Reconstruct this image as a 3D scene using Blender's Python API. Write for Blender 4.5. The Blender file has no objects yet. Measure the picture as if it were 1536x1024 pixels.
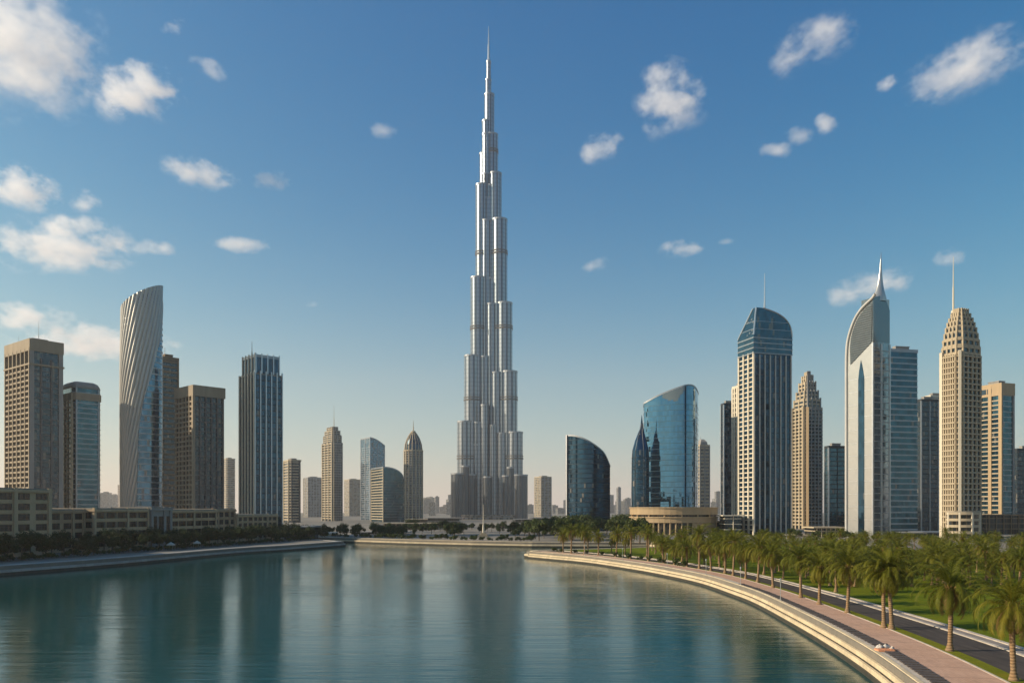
import bpy, math, random
from mathutils import Vector, Matrix
from mathutils.geometry import tessellate_polygon
R = math.radians
scene = bpy.context.scene
COL = scene.collection
F = 1195.0; HX = 768.0; HY = 765.0; CAMZ = 18.0

# ------------------------------------------------------------------ camera
cd = bpy.data.cameras.new("camera"); cam = bpy.data.objects.new("camera", cd); COL.objects.link(cam)
cam.location = (0, 0, CAMZ); cam.rotation_euler = (R(90), 0, 0)
cd.sensor_width = 36.0; cd.lens = 36.0 * F / 1536.0
cd.shift_y = (HY - 512.0) / 1536.0
cd.clip_start = 0.5; cd.clip_end = 40000
scene.camera = cam

# ------------------------------------------------------------------ sky and sun
SUN_EL = R(27); SUN_AZ = R(-94)            # azimuth clockwise from +Y
w = bpy.data.worlds.new("World"); scene.world = w; w.use_nodes = True
nt = w.node_tree; bg = nt.nodes['Background']
sky = nt.nodes.new('ShaderNodeTexSky'); sky.sky_type = 'NISHITA'; sky.sun_disc = False
sky.sun_elevation = SUN_EL; sky.sun_rotation = SUN_AZ
sky.altitude = 0; sky.air_density = 1.0; sky.dust_density = 0.3; sky.ozone_density = 1.0
# the sky is graded channel by channel: deep blue overhead, pale peach at the horizon
sp = nt.nodes.new('ShaderNodeSeparateColor'); cb = nt.nodes.new('ShaderNodeCombineColor'); nt.links.new(sky.outputs[0], sp.inputs[0])
for k, (gain, power) in enumerate(((1.0, 2.5), (0.93, 1.18), (0.74, 0.74))):
    a = nt.nodes.new('ShaderNodeMath'); a.operation = 'MULTIPLY'; a.inputs[1].default_value = 0.1; nt.links.new(sp.outputs[k], a.inputs[0])
    b = nt.nodes.new('ShaderNodeMath'); b.operation = 'POWER'; b.inputs[1].default_value = power; nt.links.new(a.outputs[0], b.inputs[0])
    c = nt.nodes.new('ShaderNodeMath'); c.operation = 'MULTIPLY'; c.inputs[1].default_value = gain * 10; nt.links.new(b.outputs[0], c.inputs[0])
    nt.links.new(c.outputs[0], cb.inputs[k])
# dusty band low over the horizon, warmer towards the sun
wt = nt.nodes.new('ShaderNodeTexCoord'); ws = nt.nodes.new('ShaderNodeSeparateXYZ'); nt.links.new(wt.outputs['Generated'], ws.inputs[0])
def wm(op, a, b=None):
    x = nt.nodes.new('ShaderNodeMath'); x.operation = op
    for i, q in enumerate((a, b)):
        if q is None: continue
        if isinstance(q, (int, float)): x.inputs[i].default_value = q
        else: nt.links.new(q, x.inputs[i])
    return x.outputs[0]
zf = wm('EXPONENT', wm('MULTIPLY', wm('POWER', wm('DIVIDE', wm('MAXIMUM', ws.outputs[2], 0.0), 0.14), 1.3), -1.0))
xm = nt.nodes.new('ShaderNodeMapRange'); xm.inputs[1].default_value = -.6; xm.inputs[2].default_value = .6; nt.links.new(ws.outputs[0], xm.inputs[0])
wc = nt.nodes.new('ShaderNodeMix'); wc.data_type = 'RGBA'; wc.inputs[6].default_value = (7.6, 6.1, 4.9, 1); wc.inputs[7].default_value = (5.3, 4.4, 4.05, 1); nt.links.new(xm.outputs[0], wc.inputs[0])
wx = nt.nodes.new('ShaderNodeMix'); wx.data_type = 'RGBA'; nt.links.new(wm('MULTIPLY', zf, 0.92), wx.inputs[0]); nt.links.new(cb.outputs[0], wx.inputs[6]); nt.links.new(wc.outputs[2], wx.inputs[7])
nt.links.new(wx.outputs[2], bg.inputs[0]); bg.inputs[1].default_value = 0.10
ld = bpy.data.lights.new("sun", 'SUN'); sun = bpy.data.objects.new("sun", ld); COL.objects.link(sun)
ld.energy = 5.0; ld.angle = R(0.5); ld.color = (1.0, 0.85, 0.64)
sdir = Vector((math.sin(SUN_AZ) * math.cos(SUN_EL), math.cos(SUN_AZ) * math.cos(SUN_EL), math.sin(SUN_EL)))
sun.rotation_euler = sdir.to_track_quat('Z', 'Y').to_euler()
sun.location = (-300, -50, 400)
scene.view_settings.view_transform = 'Standard'; scene.view_settings.look = 'None'
scene.view_settings.exposure = 0.35; scene.view_settings.gamma = 1.0
scene.cycles.volume_bounces = 10
scene.cycles.max_bounces = 12; scene.cycles.transparent_max_bounces = 8
scene.cycles.use_denoising = True

# ------------------------------------------------------------------ helpers
rnd = random.Random(7)
def px_point(px, d): return Vector(((px - HX) / F * d, d))          # a bearing and a distance on the map
def z_at(py, d): return CAMZ - (py - HY) / F * d
def ground_d(py, z): return (CAMZ - z) * F / (py - HY)

class MB:
    def __init__(s): s.v = []; s.f = []; s.u = []; s.m = []
    def face(s, pts, uv=None, m=0):
        n = len(s.v); s.v += [tuple(p) for p in pts]; s.f.append(tuple(range(n, n + len(pts))))
        s.u.append(uv if uv else [(0.0, 0.0)] * len(pts)); s.m.append(m)
    def box(s, o, X, Y, Z, m=0, skip=()):
        o = Vector(o); X = Vector(X); Y = Vector(Y); Z = Vector(Z)
        c = [o, o + X, o + X + Y, o + Y, o + Z, o + X + Z, o + X + Y + Z, o + Y + Z]
        lx, ly, lz = X.length, Y.length, Z.length
        for k, (q, a, b) in enumerate(((( 0, 3, 2, 1), lx, ly), ((4, 5, 6, 7), lx, ly), ((0, 1, 5, 4), lx, lz), ((1, 2, 6, 5), ly, lz), ((2, 3, 7, 6), lx, lz), ((3, 0, 4, 7), ly, lz))):
            if k in skip: continue
            s.face([c[i] for i in q], [(0, 0), (a, 0), (a, b), (0, b)], m)
    def cbox(s, c, sx, sy, sz, rz=0.0, m=0):
        """box standing on c (bottom centre)"""
        X = Vector((math.cos(rz), math.sin(rz), 0)) * sx; Y = Vector((-math.sin(rz), math.cos(rz), 0)) * sy
        s.box(Vector(c) - X / 2 - Y / 2, X, Y, (0, 0, sz), m)
    def tube(s, p0, p1, r0, r1, n=8, cap=True, m=0):
        p0 = Vector(p0); p1 = Vector(p1); ax = (p1 - p0).normalized()
        a = ax.orthogonal().normalized(); b = ax.cross(a)
        ring = lambda p, r: [p + (a * math.cos(2 * math.pi * i / n) + b * math.sin(2 * math.pi * i / n)) * r for i in range(n)]
        A = ring(p0, r0); B = ring(p1, r1); L = (p1 - p0).length
        for i in range(n):
            j = (i + 1) % n
            s.face([A[i], A[j], B[j], B[i]], [(i / n, 0), ((i + 1) / n, 0), ((i + 1) / n, L), (i / n, L)], m)
        if cap:
            s.face(B, None, m); s.face(A[::-1], None, m)
    def prism(s, pts, z0, z1, cap=True, m=0, bottom=False):
        n = len(pts); zt = z1 if isinstance(z1, (list, tuple)) else [z1] * n
        u = 0.0
        for i in range(n):
            j = (i + 1) % n; a = pts[i]; b = pts[j]
            L = math.hypot(b[0] - a[0], b[1] - a[1])
            s.face([(a[0], a[1], z0), (b[0], b[1], z0), (b[0], b[1], zt[j]), (a[0], a[1], zt[i])],
                   [(u, z0), (u + L, z0), (u + L, zt[j]), (u, zt[i])], m); u += L
        if cap:
            if isinstance(z1, (list, tuple)):
                k = n // 2
                for i in range(k - 1 + (n % 2)):
                    a, b = i, i + 1; c, d = (n - 2 - i) % n, (n - 1 - i) % n
                    q = [(pts[t][0], pts[t][1], zt[t]) for t in dict.fromkeys((a, b, c, d))]
                    if len(q) > 2: s.face(q, None, m)
            else: s.face([(p[0], p[1], z1) for p in pts], None, m)
        if bottom: s.face([(p[0], p[1], z0) for p in pts][::-1], None, m)
    def loft(s, rows, m=0, cap=True):
        """rows: list of (footprint, z)"""
        for (A, za), (B, zb) in zip(rows, rows[1:]):
            n = len(A); u = 0.0
            for i in range(n):
                j = (i + 1) % n; L = math.hypot(A[j][0] - A[i][0], A[j][1] - A[i][1])
                if L < 1e-6 and math.hypot(B[j][0] - B[i][0], B[j][1] - B[i][1]) < 1e-6: continue
                s.face([(*A[i], za), (*A[j], za), (*B[j], zb), (*B[i], zb)], [(u, za), (u + L, za), (u + L, zb), (u, zb)], m); u += L
        if cap: s.face([(*p, rows[-1][1]) for p in rows[-1][0]], None, m)
    def strip(s, pts, z, h, po, pi=0.35, closed=True, m=0, ends=True):
        """a ledge of height h running along the polyline, po proud of it"""
        n = len(pts); O = offset(pts, po, closed); I = offset(pts, -pi, closed); u = 0.0
        zf = z if callable(z) else (lambda i: z)
        for i in range(n if closed else n - 1):
            j = (i + 1) % n; L = (Vector(O[j]) - Vector(O[i])).length
            a, b = zf(i), zf(j)
            s.face([(*O[i], a), (*O[j], b), (*O[j], b + h), (*O[i], a + h)], [(u, 0), (u + L, 0), (u + L, h), (u, h)], m)
            s.face([(*O[i], a + h), (*O[j], b + h), (*I[j], b + h), (*I[i], a + h)], [(u, 0), (u + L, 0), (u + L, po), (u, po)], m)
            s.face([(*I[i], a), (*I[j], b), (*O[j], b), (*O[i], a)], [(u, 0), (u + L, 0), (u + L, po), (u, po)], m); u += L
        if not closed and ends:
            for k in (0, n - 1):
                a = zf(k); q = [(*O[k], a), (*O[k], a + h), (*I[k], a + h), (*I[k], a)]
                s.face(q if k == 0 else q[::-1], None, m)
    def build(s, name, mats, parent=None, smooth=False, loc=None):
        me = bpy.data.meshes.new(name); me.from_pydata(s.v, [], s.f)
        if not isinstance(mats, (list, tuple)): mats = [mats]
        for mm in mats: me.materials.append(mm)
        uvl = me.uv_layers.new(name="UVMap"); flat = []
        for q in s.u:
            for a in q: flat += [a[0], a[1]]
        uvl.data.foreach_set("uv", flat)
        if len(mats) > 1: me.polygons.foreach_set("material_index", s.m)
        if smooth:
            import bmesh
            bm = bmesh.new(); bm.from_mesh(me); bmesh.ops.remove_doubles(bm, verts=bm.verts, dist=0.002); bm.to_mesh(me); bm.free()
            me.polygons.foreach_set("use_smooth", [True] * len(me.polygons))
        me.update()
        o = bpy.data.objects.new(name, me); COL.objects.link(o)
        if parent is not None: o.parent = parent
        if loc is not None: o.location = loc
        return o

def offset(pts, d, closed=True):
    n = len(pts); out = []
    nr = []
    for i in range(n if closed else n - 1):
        a = pts[i]; b = pts[(i + 1) % n]; L = math.hypot(b[0] - a[0], b[1] - a[1]) or 1e-9
        nr.append(((b[1] - a[1]) / L, -(b[0] - a[0]) / L))
    for i in range(n):
        if closed: p, q = nr[i - 1], nr[i]
        else: p, q = nr[max(i - 1, 0)], nr[min(i, n - 2)]
        k = max(0.35, 1 + p[0] * q[0] + p[1] * q[1])
        out.append((pts[i][0] + d * (p[0] + q[0]) / k, pts[i][1] + d * (p[1] + q[1]) / k))
    return out
def tag(o, label, cat, group=None, kind=None):
    o['label'] = label; o['category'] = cat
    if group: o['group'] = group
    if kind: o['kind'] = kind
    return o
def thing(name, label, cat, loc=(0, 0, 0), group=None, rz=0.0):
    o = bpy.data.objects.new(name, None); COL.objects.link(o); o.location = loc; o.rotation_euler = (0, 0, rz)
    o.empty_display_size = 0.5
    return tag(o, label, cat, group)
def struct(o, kind='structure'): o['kind'] = kind; return o
def dup(root, loc, rz=0.0, label=None, group=None, sc=1.0):
    r = root.copy(); COL.objects.link(r); r.location = loc; r.rotation_euler = (0, 0, rz)
    r.scale = (sc, sc, sc) if not isinstance(sc, tuple) else sc
    if label: r['label'] = label
    if group: r['group'] = group
    for ch in list(root.children):
        c = ch.copy(); COL.objects.link(c); c.parent = r
        for g in list(ch.children):
            d = g.copy(); COL.objects.link(d); d.parent = c
    return r

# ------------------------------------------------------------------ materials
class NT:
    def __init__(s, name):
        s.mat = bpy.data.materials.new(name); s.mat.use_nodes = True; s.t = s.mat.node_tree
        s.b = s.t.nodes['Principled BSDF']; s.out = s.t.nodes['Material Output']
    def n(s, kind, **kw):
        x = s.t.nodes.new(kind)
        for k, v in kw.items():
            if k.startswith('i_'):
                key = k[2:]; x.inputs[int(key) if key.isdigit() else key].default_value = v
            else: setattr(x, k, v)
        return x
    def l(s, a, b): s.t.links.new(a, b)
    def math(s, op, a, b=None, c=None):
        x = s.n('ShaderNodeMath', operation=op)
        for i, q in enumerate((a, b, c)):
            if q is None: continue
            if isinstance(q, (int, float)): x.inputs[i].default_value = q
            else: s.l(q, x.inputs[i])
        return x.outputs[0]
    def mix(s, fac, a, b):
        x = s.n('ShaderNodeMix', data_type='RGBA')
        for i, q in ((0, fac), (6, a), (7, b)):
            if isinstance(q, (int, float)): x.inputs[i].default_value = q
            elif isinstance(q, tuple): x.inputs[i].default_value = q if len(q) == 4 else (*q, 1)
            else: s.l(q, x.inputs[i])
        return x.outputs[2]
    def pos(s): return s.n('ShaderNodeNewGeometry').outputs['Position']
    def scaled(s, v, sc):
        x = s.n('ShaderNodeMapping'); x.inputs['Scale'].default_value = sc; s.l(v, x.inputs[0]); return x.outputs[0]
    def noise(s, v, scale, detail=3, rough=0.55):
        x = s.n('ShaderNodeTexNoise'); x.inputs['Scale'].default_value = scale; x.inputs['Detail'].default_value = detail
        x.inputs['Roughness'].default_value = rough; s.l(v, x.inputs['Vector']); return x.outputs[0]
    def ramp(s, v, lo, hi, a=0.0, b=1.0):
        x = s.n('ShaderNodeMapRange'); x.inputs[1].default_value = lo; x.inputs[2].default_value = hi
        x.inputs[3].default_value = a; x.inputs[4].default_value = b; s.l(v, x.inputs[0]); return x.outputs[0]
    def bump(s, h, strength, dist=0.1):
        x = s.n('ShaderNodeBump'); x.inputs['Strength'].default_value = strength; x.inputs['Distance'].default_value = dist
        s.l(h, x.inputs['Height']); s.l(x.outputs[0], s.b.inputs['Normal'])

def plain(name, col, rough=0.7, metal=0.0, var=0.18, scale=0.35, fine=3.0, spec=0.3, streak=False):
    m = NT(name); p = m.pos()
    a = m.noise(m.scaled(p, (1, 1, 0.12)) if streak else p, scale, 4); b = m.noise(p, fine, 3)
    f = m.math('ADD', m.math('MULTIPLY', a, 0.65), m.math('MULTIPLY', b, 0.35))
    f = m.ramp(f, 0.3, 0.7)
    lo = tuple(c * (1 - var) for c in col); hi = tuple(min(1, c * (1 + var)) for c in col)
    m.l(m.mix(f, lo, hi), m.b.inputs['Base Color'])
    m.b.inputs['Roughness'].default_value = rough; m.b.inputs['Metallic'].default_value = metal
    m.b.inputs['Specular IOR Level'].default_value = spec
    return m.mat

def glass(name, col, rough=0.08, metal=0.75, cell=(1.5, 3.6), tint=0.35, tilt=0.02, spandrel=0.0, spcol=(0.05, 0.06, 0.07), mull=0.0, mcol=(0.25, 0.27, 0.28), blinds=0.09):
    """coated facade glass: every pane has its own tint, roughness and tiny tilt"""
    m = NT(name); uv = m.n('ShaderNodeTexCoord').outputs['UV']
    s = m.n('ShaderNodeSeparateXYZ'); m.l(uv, s.inputs[0])
    cu = m.math('DIVIDE', s.outputs[0], cell[0]); cv = m.math('DIVIDE', s.outputs[1], cell[1])
    c = m.n('ShaderNodeCombineXYZ'); m.l(m.math('FLOOR', cu), c.inputs[0]); m.l(m.math('FLOOR', cv), c.inputs[1])
    wn = m.n('ShaderNodeTexWhiteNoise', noise_dimensions='2D'); m.l(c.outputs[0], wn.inputs['Vector'])
    v = m.ramp(wn.outputs['Value'], 0, 1, 1 - tint, 1 + tint * 0.6)
    hs = m.n('ShaderNodeVectorMath', operation='SCALE'); hs.inputs[0].default_value = col; m.l(v, hs.inputs['Scale'])
    colr = hs.outputs[0]
    sepc = m.n('ShaderNodeSeparateColor'); m.l(wn.outputs['Color'], sepc.inputs[0])
    blind = m.math('MULTIPLY', m.math('GREATER_THAN', sepc.outputs[1], 1 - blinds), .75)
    colr = m.mix(blind, colr, (0.22, 0.20, 0.17)); m.l(m.math('MULTIPLY', m.math('SUBTRACT', 1.0, blind), metal), m.b.inputs['Metallic'])
    if spandrel > 0:
        colr = m.mix(m.math('LESS_THAN', m.math('FRACT', cv), spandrel), colr, spcol)
    if mull > 0:
        colr = m.mix(m.math('LESS_THAN', m.math('FRACT', cu), mull), colr, mcol)
    m.l(colr, m.b.inputs['Base Color'])
    m.l(m.ramp(wn.outputs['Value'], 0, 1, rough * 0.6, rough * 1.6), m.b.inputs['Roughness'])
    g = m.n('ShaderNodeNewGeometry')
    sub = m.n('ShaderNodeVectorMath', operation='SUBTRACT'); m.l(wn.outputs['Color'], sub.inputs[0]); sub.inputs[1].default_value = (.5, .5, .5)
    big = m.n('ShaderNodeTexNoise'); big.inputs['Scale'].default_value = 0.06; m.l(g.outputs['Position'], big.inputs['Vector'])
    sb = m.n('ShaderNodeVectorMath', operation='SUBTRACT'); m.l(big.outputs['Color'], sb.inputs[0]); sb.inputs[1].default_value = (.5, .5, .5)
    ad0 = m.n('ShaderNodeVectorMath', operation='ADD'); m.l(sub.outputs[0], ad0.inputs[0]); m.l(sb.outputs[0], ad0.inputs[1])
    sc = m.n('ShaderNodeVectorMath', operation='SCALE'); m.l(ad0.outputs[0], sc.inputs[0]); sc.inputs['Scale'].default_value = tilt
    ad = m.n('ShaderNodeVectorMath', operation='ADD'); m.l(g.outputs['Normal'], ad.inputs[0]); m.l(sc.outputs[0], ad.inputs[1])
    nm = m.n('ShaderNodeVectorMath', operation='NORMALIZE'); m.l(ad.outputs[0], nm.inputs[0])
    m.l(nm.outputs[0], m.b.inputs['Normal'])
    return m.mat

M = {}
M['beige'] = plain('beige_stone', (0.33, 0.265, 0.185), 0.8, streak=True)
M['sand'] = plain('sand_concrete', (0.42, 0.34, 0.23), 0.8, streak=True)
M['cream'] = plain('cream_cladding', (0.62, 0.54, 0.41), 0.55, streak=True, var=0.1)
M['brown'] = plain('brown_stone', (0.24, 0.17, 0.11), 0.8, streak=True)
M['greystone'] = plain('grey_stone', (0.30, 0.28, 0.25), 0.8, streak=True)
M['dark'] = plain('dark_frame', (0.035, 0.04, 0.045), 0.45)
M['white'] = plain('white_cladding', (0.52, 0.50, 0.46), 0.35, var=0.06)
M['pearl'] = plain('pearl_metal_cladding', (0.50, 0.49, 0.46), 0.27, 0.55, var=0.07)
M['silver'] = plain('silver_metal', (0.55, 0.56, 0.57), 0.32, 0.75, var=0.1)
M['steel'] = plain('dull_steel', (0.34, 0.35, 0.36), 0.4, 0.6, var=0.12)
M['gl_pale'] = glass('pale_grey_glass', (0.30, 0.35, 0.38), 0.1, 0.75, tint=.15, blinds=0, mull=.05, mcol=(.2,.22,.23))
M['shade'] = plain('dark_and_shaded_stone', (0.15, 0.14, 0.13), 0.8, streak=True)  # paints the beige towers' shadowed right faces; also plain dark bands
M['louvre'] = plain('grey_louvre', (0.09, 0.11, 0.12), 0.45, 0.3)
M['roof'] = plain('roof_gravel', (0.25, 0.22, 0.18), 0.9)
M['gold'] = plain('gold_stone', (0.42, 0.30, 0.17), 0.55, streak=True, var=0.12)
M['gl_dark'] = glass('dark_glass', (0.05, 0.08, 0.105), 0.1, 0.7, mull=0.09, mcol=(0.05, 0.06, 0.07))
M['gl_blue'] = glass('blue_glass', (0.10, 0.20, 0.29), 0.06, 0.8, mull=0.06, mcol=(0.1, 0.14, 0.17))
M['gl_teal'] = glass('teal_glass', (0.045, 0.125, 0.17), 0.08, 0.75, mull=0.07, mcol=(0.05, 0.08, 0.1), blinds=.03)
M['gl_navy'] = glass('navy_glass', (0.028, 0.085, 0.14), 0.07, 0.75, mull=0.07, mcol=(0.03, 0.05, 0.065), blinds=.025)
M['gl_mirror'] = glass('mirror_blue_glass', (0.085, 0.22, 0.35), 0.025, 0.95, tint=0.15, tilt=0.04, blinds=0, mull=0.04, mcol=(0.12, 0.2, 0.27))
M['gl_room'] = glass('room_windows', (0.05, 0.06, 0.065), 0.15, 0.5, cell=(2.2, 3.6), tint=0.6, mull=0.2, mcol=(0.16, 0.12, 0.08))
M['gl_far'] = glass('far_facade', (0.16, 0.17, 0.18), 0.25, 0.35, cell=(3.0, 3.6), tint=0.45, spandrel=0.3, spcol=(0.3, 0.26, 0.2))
# ------------------------------------------------------------------ setting: shorelines
def catmull(P, n=6):
    out = []
    for i in range(len(P) - 1):
        p0 = P[max(i - 1, 0)]; p1 = P[i]; p2 = P[i + 1]; p3 = P[min(i + 2, len(P) - 1)]
        for k in range(n):
            t = k / n
            out.append(tuple(0.5 * (2 * p1[a] + (p2[a] - p0[a]) * t + (2 * p0[a] - 5 * p1[a] + 4 * p2[a] - p3[a]) * t * t + (3 * p1[a] - p0[a] - 3 * p2[a] + p3[a]) * t ** 3) for a in (0, 1)))
    out.append(tuple(P[-1])); return out
RIGHT = catmull([(30, -160), (26, -60), (25, -10), (28, 30), (32.5, 58), (35.5, 72), (38.5, 86.7), (41.0, 103.4), (43.3, 123.6), (45.7, 150), (45.9, 168), (45.2, 191), (41.7, 213), (36.0, 236), (25.5, 267), (14, 287), (6, 300)], 6)
TIP = [(4.6, 304), (6.5, 309), (14, 314), (30, 322), (62, 340), (80, 362), (66, 382), (36, 383)]
FARB = [(9.6, 386), (-20, 398), (-55, 418), (-95, 447), (-112, 453)]
LEFTB = catmull([(-114, 440), (-97, 418), (-86, 403), (-83.6, 397), (-90, 378), (-100, 350), (-113, 321), (-127.5, 256), (-141, 219), (-158, 160), (-176, 90), (-190, 0), (-196, -160)], 5)
LAKE = RIGHT + TIP + FARB + LEFTB
GZ = 2.5
# inner edge of the land lies a little back from the waterline, the embankments fill the gap
inner = offset(LAKE, 0.9)
big = 5000
outer = [(-big, -big), (big, -big), (big, big), (-big, big)]
tess = tessellate_polygon([[Vector((*p, 0)) for p in outer], [Vector((*p, 0)) for p in inner]])
allp = outer + inner
g = MB()
for t in tess:
    tri = [allp[i] for i in t]
    ar = (tri[1][0] - tri[0][0]) * (tri[2][1] - tri[0][1]) - (tri[1][1] - tri[0][1]) * (tri[2][0] - tri[0][0])
    if ar < 0: tri = tri[::-1]
    g.face([(*p, GZ) for p in tri])
n = len(inner)
for i in range(n):
    a, b = inner[i], inner[(i + 1) % n]
    g.face([(*a, GZ), (*b, GZ), (*b, -2.5), (*a, -2.5)])
m = NT('dry_ground'); p = m.pos()
f = m.noise(p, 0.02, 6); f2 = m.noise(p, 0.5, 4)
c = m.mix(m.ramp(f, 0.35, 0.65), (0.20, 0.17, 0.13), (0.12, 0.115, 0.10)); c = m.mix(m.ramp(f2, 0.3, 0.7, 0, 0.5), c, (0.26, 0.22, 0.17))
m.l(c, m.b.inputs['Base Color']); m.b.inputs['Roughness'].default_value = 0.95
struct(g.build('ground', m.mat))
lb = MB(); lb.face([(*p, -2.4) for p in offset(LAKE, 2)])
struct(lb.build('lake_bed', plain('lake_mud', (0.05, 0.06, 0.05), 0.9)))

# water: one sheet with small wind waves that run towards the viewer
m = NT('lake_water'); p = m.pos()
wa = m.noise(m.scaled(p, (0.2, 1.5, 1)), 1.0, 5, 0.6)
wb = m.noise(m.scaled(p, (0.045, 0.38, 1)), 1.0, 3, 0.5)
patch = m.ramp(m.noise(m.scaled(p, (0.006, 0.02, 1)), 1.0, 3), 0.35, 0.65, 0.5, 1.2)
h = m.math('MULTIPLY', m.math('ADD', m.math('MULTIPLY', wa, 0.45), m.math('MULTIPLY', wb, 1.0)), patch)
m.b.inputs['Base Color'].default_value = (0.0003, 0.048, 0.046, 1)
m.b.inputs['Roughness'].default_value = 0.03; m.b.inputs['IOR'].default_value = 1.33; m.b.inputs['Specular Tint'].default_value = (0.52, 0.82, 0.88, 1)
m.bump(h, 1.0, 0.10)
wmb = MB(); wmb.face([(*p, 0.0) for p in offset(LAKE, 0.7)])
struct(wmb.build('lake_water', m.mat))

# embankments
def profile(line, prof, name, mats, parent=None):
    """sweep (inland offset, z, material) steps along a line whose right hand side is land"""
    mb = MB(); u = 0
    rows = [offset(line, o, False) for o, z, k in prof]
    for i in range(len(line) - 1):
        L = math.hypot(line[i + 1][0] - line[i][0], line[i + 1][1] - line[i][1])
        for k in range(len(prof) - 1):
            a, b = rows[k], rows[k + 1]; za, zb = prof[k][1], prof[k + 1][1]; dz = math.hypot(zb - za, prof[k + 1][0] - prof[k][0])
            mb.face([(*a[i], za), (*b[i], zb), (*b[i + 1], zb), (*a[i + 1], za)][::-1], [(u + L, 0), (u + L, dz), (u, dz), (u, 0)], prof[k][2])
        u += L
    return mb.build(name, mats, parent)
def stone(name, col, joint=1.6, var=0.2, rough=0.75):
    m = NT(name); uv = m.n('ShaderNodeTexCoord').outputs['UV']; p = m.pos()
    s = m.n('ShaderNodeSeparateXYZ'); m.l(uv, s.inputs[0])
    cu = m.math('DIVIDE', s.outputs[0], joint)
    wn = m.n('ShaderNodeTexWhiteNoise', noise_dimensions='1D'); m.l(m.math('FLOOR', cu), wn.inputs['W'])
    f = m.math('ADD', m.math('MULTIPLY', wn.outputs['Value'], 0.35), m.math('MULTIPLY', m.noise(m.scaled(p, (1, 1, 3)), 0.9, 5), 0.65))
    c = m.mix(m.ramp(f, 0.2, 0.75), tuple(x * (1 - var) for x in col), tuple(min(1, x * (1 + var * 0.6)) for x in col))
    c = m.mix(m.math('LESS_THAN', m.math('FRACT', cu), 0.018), c, tuple(x * 0.45 for x in col))
    m.l(c, m.b.inputs['Base Color']); m.b.inputs['Roughness'].default_value = rough; m.b.inputs['Specular IOR Level'].default_value = 0.2
    return m.mat
M['bank'] = stone('cream_bank_stone', (0.58, 0.47, 0.31))
M['bankdk'] = plain('wet_and_ledge_shadow_stone', (0.055, 0.048, 0.036), 0.5, var=0.4, scale=0.8)  # wet waterline band, also ledge shadows painted as dark strips
M['bankgr'] = stone('grey_bank_stone', (0.36, 0.34, 0.31), 3.0)
line = [p for p in RIGHT]
o = profile(line, [(-.05, -1.5, 1), (-.05, 0.55, 1), (0.0, 0.56, 1), (0.12, 0.56, 0), (0.14, 1.08, 0), (0.16, 1.09, 0), (0.44, 1.10, 1), (0.56, 1.11, 1), (0.56, 1.23, 0), (0.57, 1.75, 0), (0.86, 1.78, 1), (0.99, 1.79, 1), (1.0, 1.92, 0), (1.03, 2.55, 0), (1.06, 2.60, 0), (1.52, 2.60, 0), (1.55, 2.3, 0)], 'embankment_wall', [M['bank'], M['bankdk']])  # dark strips at the riser feet stand for ledge shadows
tag(o, 'sunlit cream stone embankment stepping down to the water along the pink promenade', 'embankment')
def quay(line, label, mats, name='quay_wall'):
    o = profile(line, [(-.05, -1.5, 1), (-.05, 0.75, 1), (0.1, 0.76, 0), (0.12, 1.45, 0), (1.6, 1.5, 0), (1.62, 1.5, 1), (1.65, 2.0, 1), (1.9, 2.0, 0), (1.92, 2.62, 0), (4.6, 2.66, 0), (4.65, 2.2, 0)], name, mats)
    return tag(o, label, 'quay wall')
quay(LEFTB, 'long grey two-tier quay wall in shade below the brown waterfront blocks', [M['bankgr'], M['bankdk']])
quay([(6, 300)] + TIP, 'stone quay wall round the back of the palm promontory', [M['bank'], M['bankdk']], 'quay_wall')
quay([(36, 383)] + FARB + [(-114, 440)], 'low pale quay wall on the far shore below the tallest silver tower', [M['bank'], M['bankdk']], 'quay_wall')

# strips of the right bank: the same line, wider near and a little narrower far away
def wid(y): return 1.0 if y < 70 else (0.72 if y > 155 else 1.0 - 0.28 * (y - 70) / 85)
def bank_line(o):
    res = []; A = offset(RIGHT, 1.0, False)
    for p, q in zip(RIGHT, A):
        k = o * (wid(p[1]) if o > 1.6 else 1.0)
        res.append((p[0] + (q[0] - p[0]) * k, p[1] + (q[1] - p[1]) * k))
    return res
def ribbon(o0, o1, z, name, mt, zt=None, i0=0, i1=None):
    A = bank_line(o0); B = bank_line(o1); mb = MB(); u = 0
    for i in range(i0, (i1 or len(A)) - 1):
        L = math.hypot(A[i + 1][0] - A[i][0], A[i + 1][1] - A[i][1])
        q = [(*A[i], z), (*B[i], z), (*B[i + 1], z), (*A[i + 1], z)]
        uv = [(u, o0), (u, o1), (u + L, o1), (u + L, o0)]
        mb.face(q, uv)
        if zt is not None:     # raised: give it sides
            mb.face([(*A[i], zt), (*A[i], z), (*A[i + 1], z), (*A[i + 1], zt)][::1], uv)
            mb.face([(*B[i], zt), (*B[i + 1], zt), (*B[i + 1], z), (*B[i], z)], uv)
        u += L
    return struct(mb.build(name, mt))
m = NT('pink_paving'); uv = m.n('ShaderNodeTexCoord').outputs['UV']; p = m.pos()
br = m.n('ShaderNodeTexBrick'); m.l(uv, br.inputs['Vector']); br.inputs['Scale'].default_value = 1.0
br.inputs['Brick Width'].default_value = 0.6; br.inputs['Row Height'].default_value = 0.3; br.inputs['Mortar Size'].default_value = 0.012
br.inputs['Color1'].default_value = (0.46, 0.275, 0.19, 1); br.inputs['Color2'].default_value = (0.52, 0.32, 0.225, 1); br.inputs['Mortar'].default_value = (0.24, 0.17, 0.13, 1)
c = m.mix(m.ramp(m.noise(p, 0.35, 5), 0.3, 0.7, 0, 0.45), br.outputs[0], (0.57, 0.37, 0.27))
c = m.mix(m.ramp(m.noise(m.scaled(p, (1, .3, 1)), 1.1, 5), 0.52, 0.75, 0, 0.4), c, (0.27, 0.18, 0.14))
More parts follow.
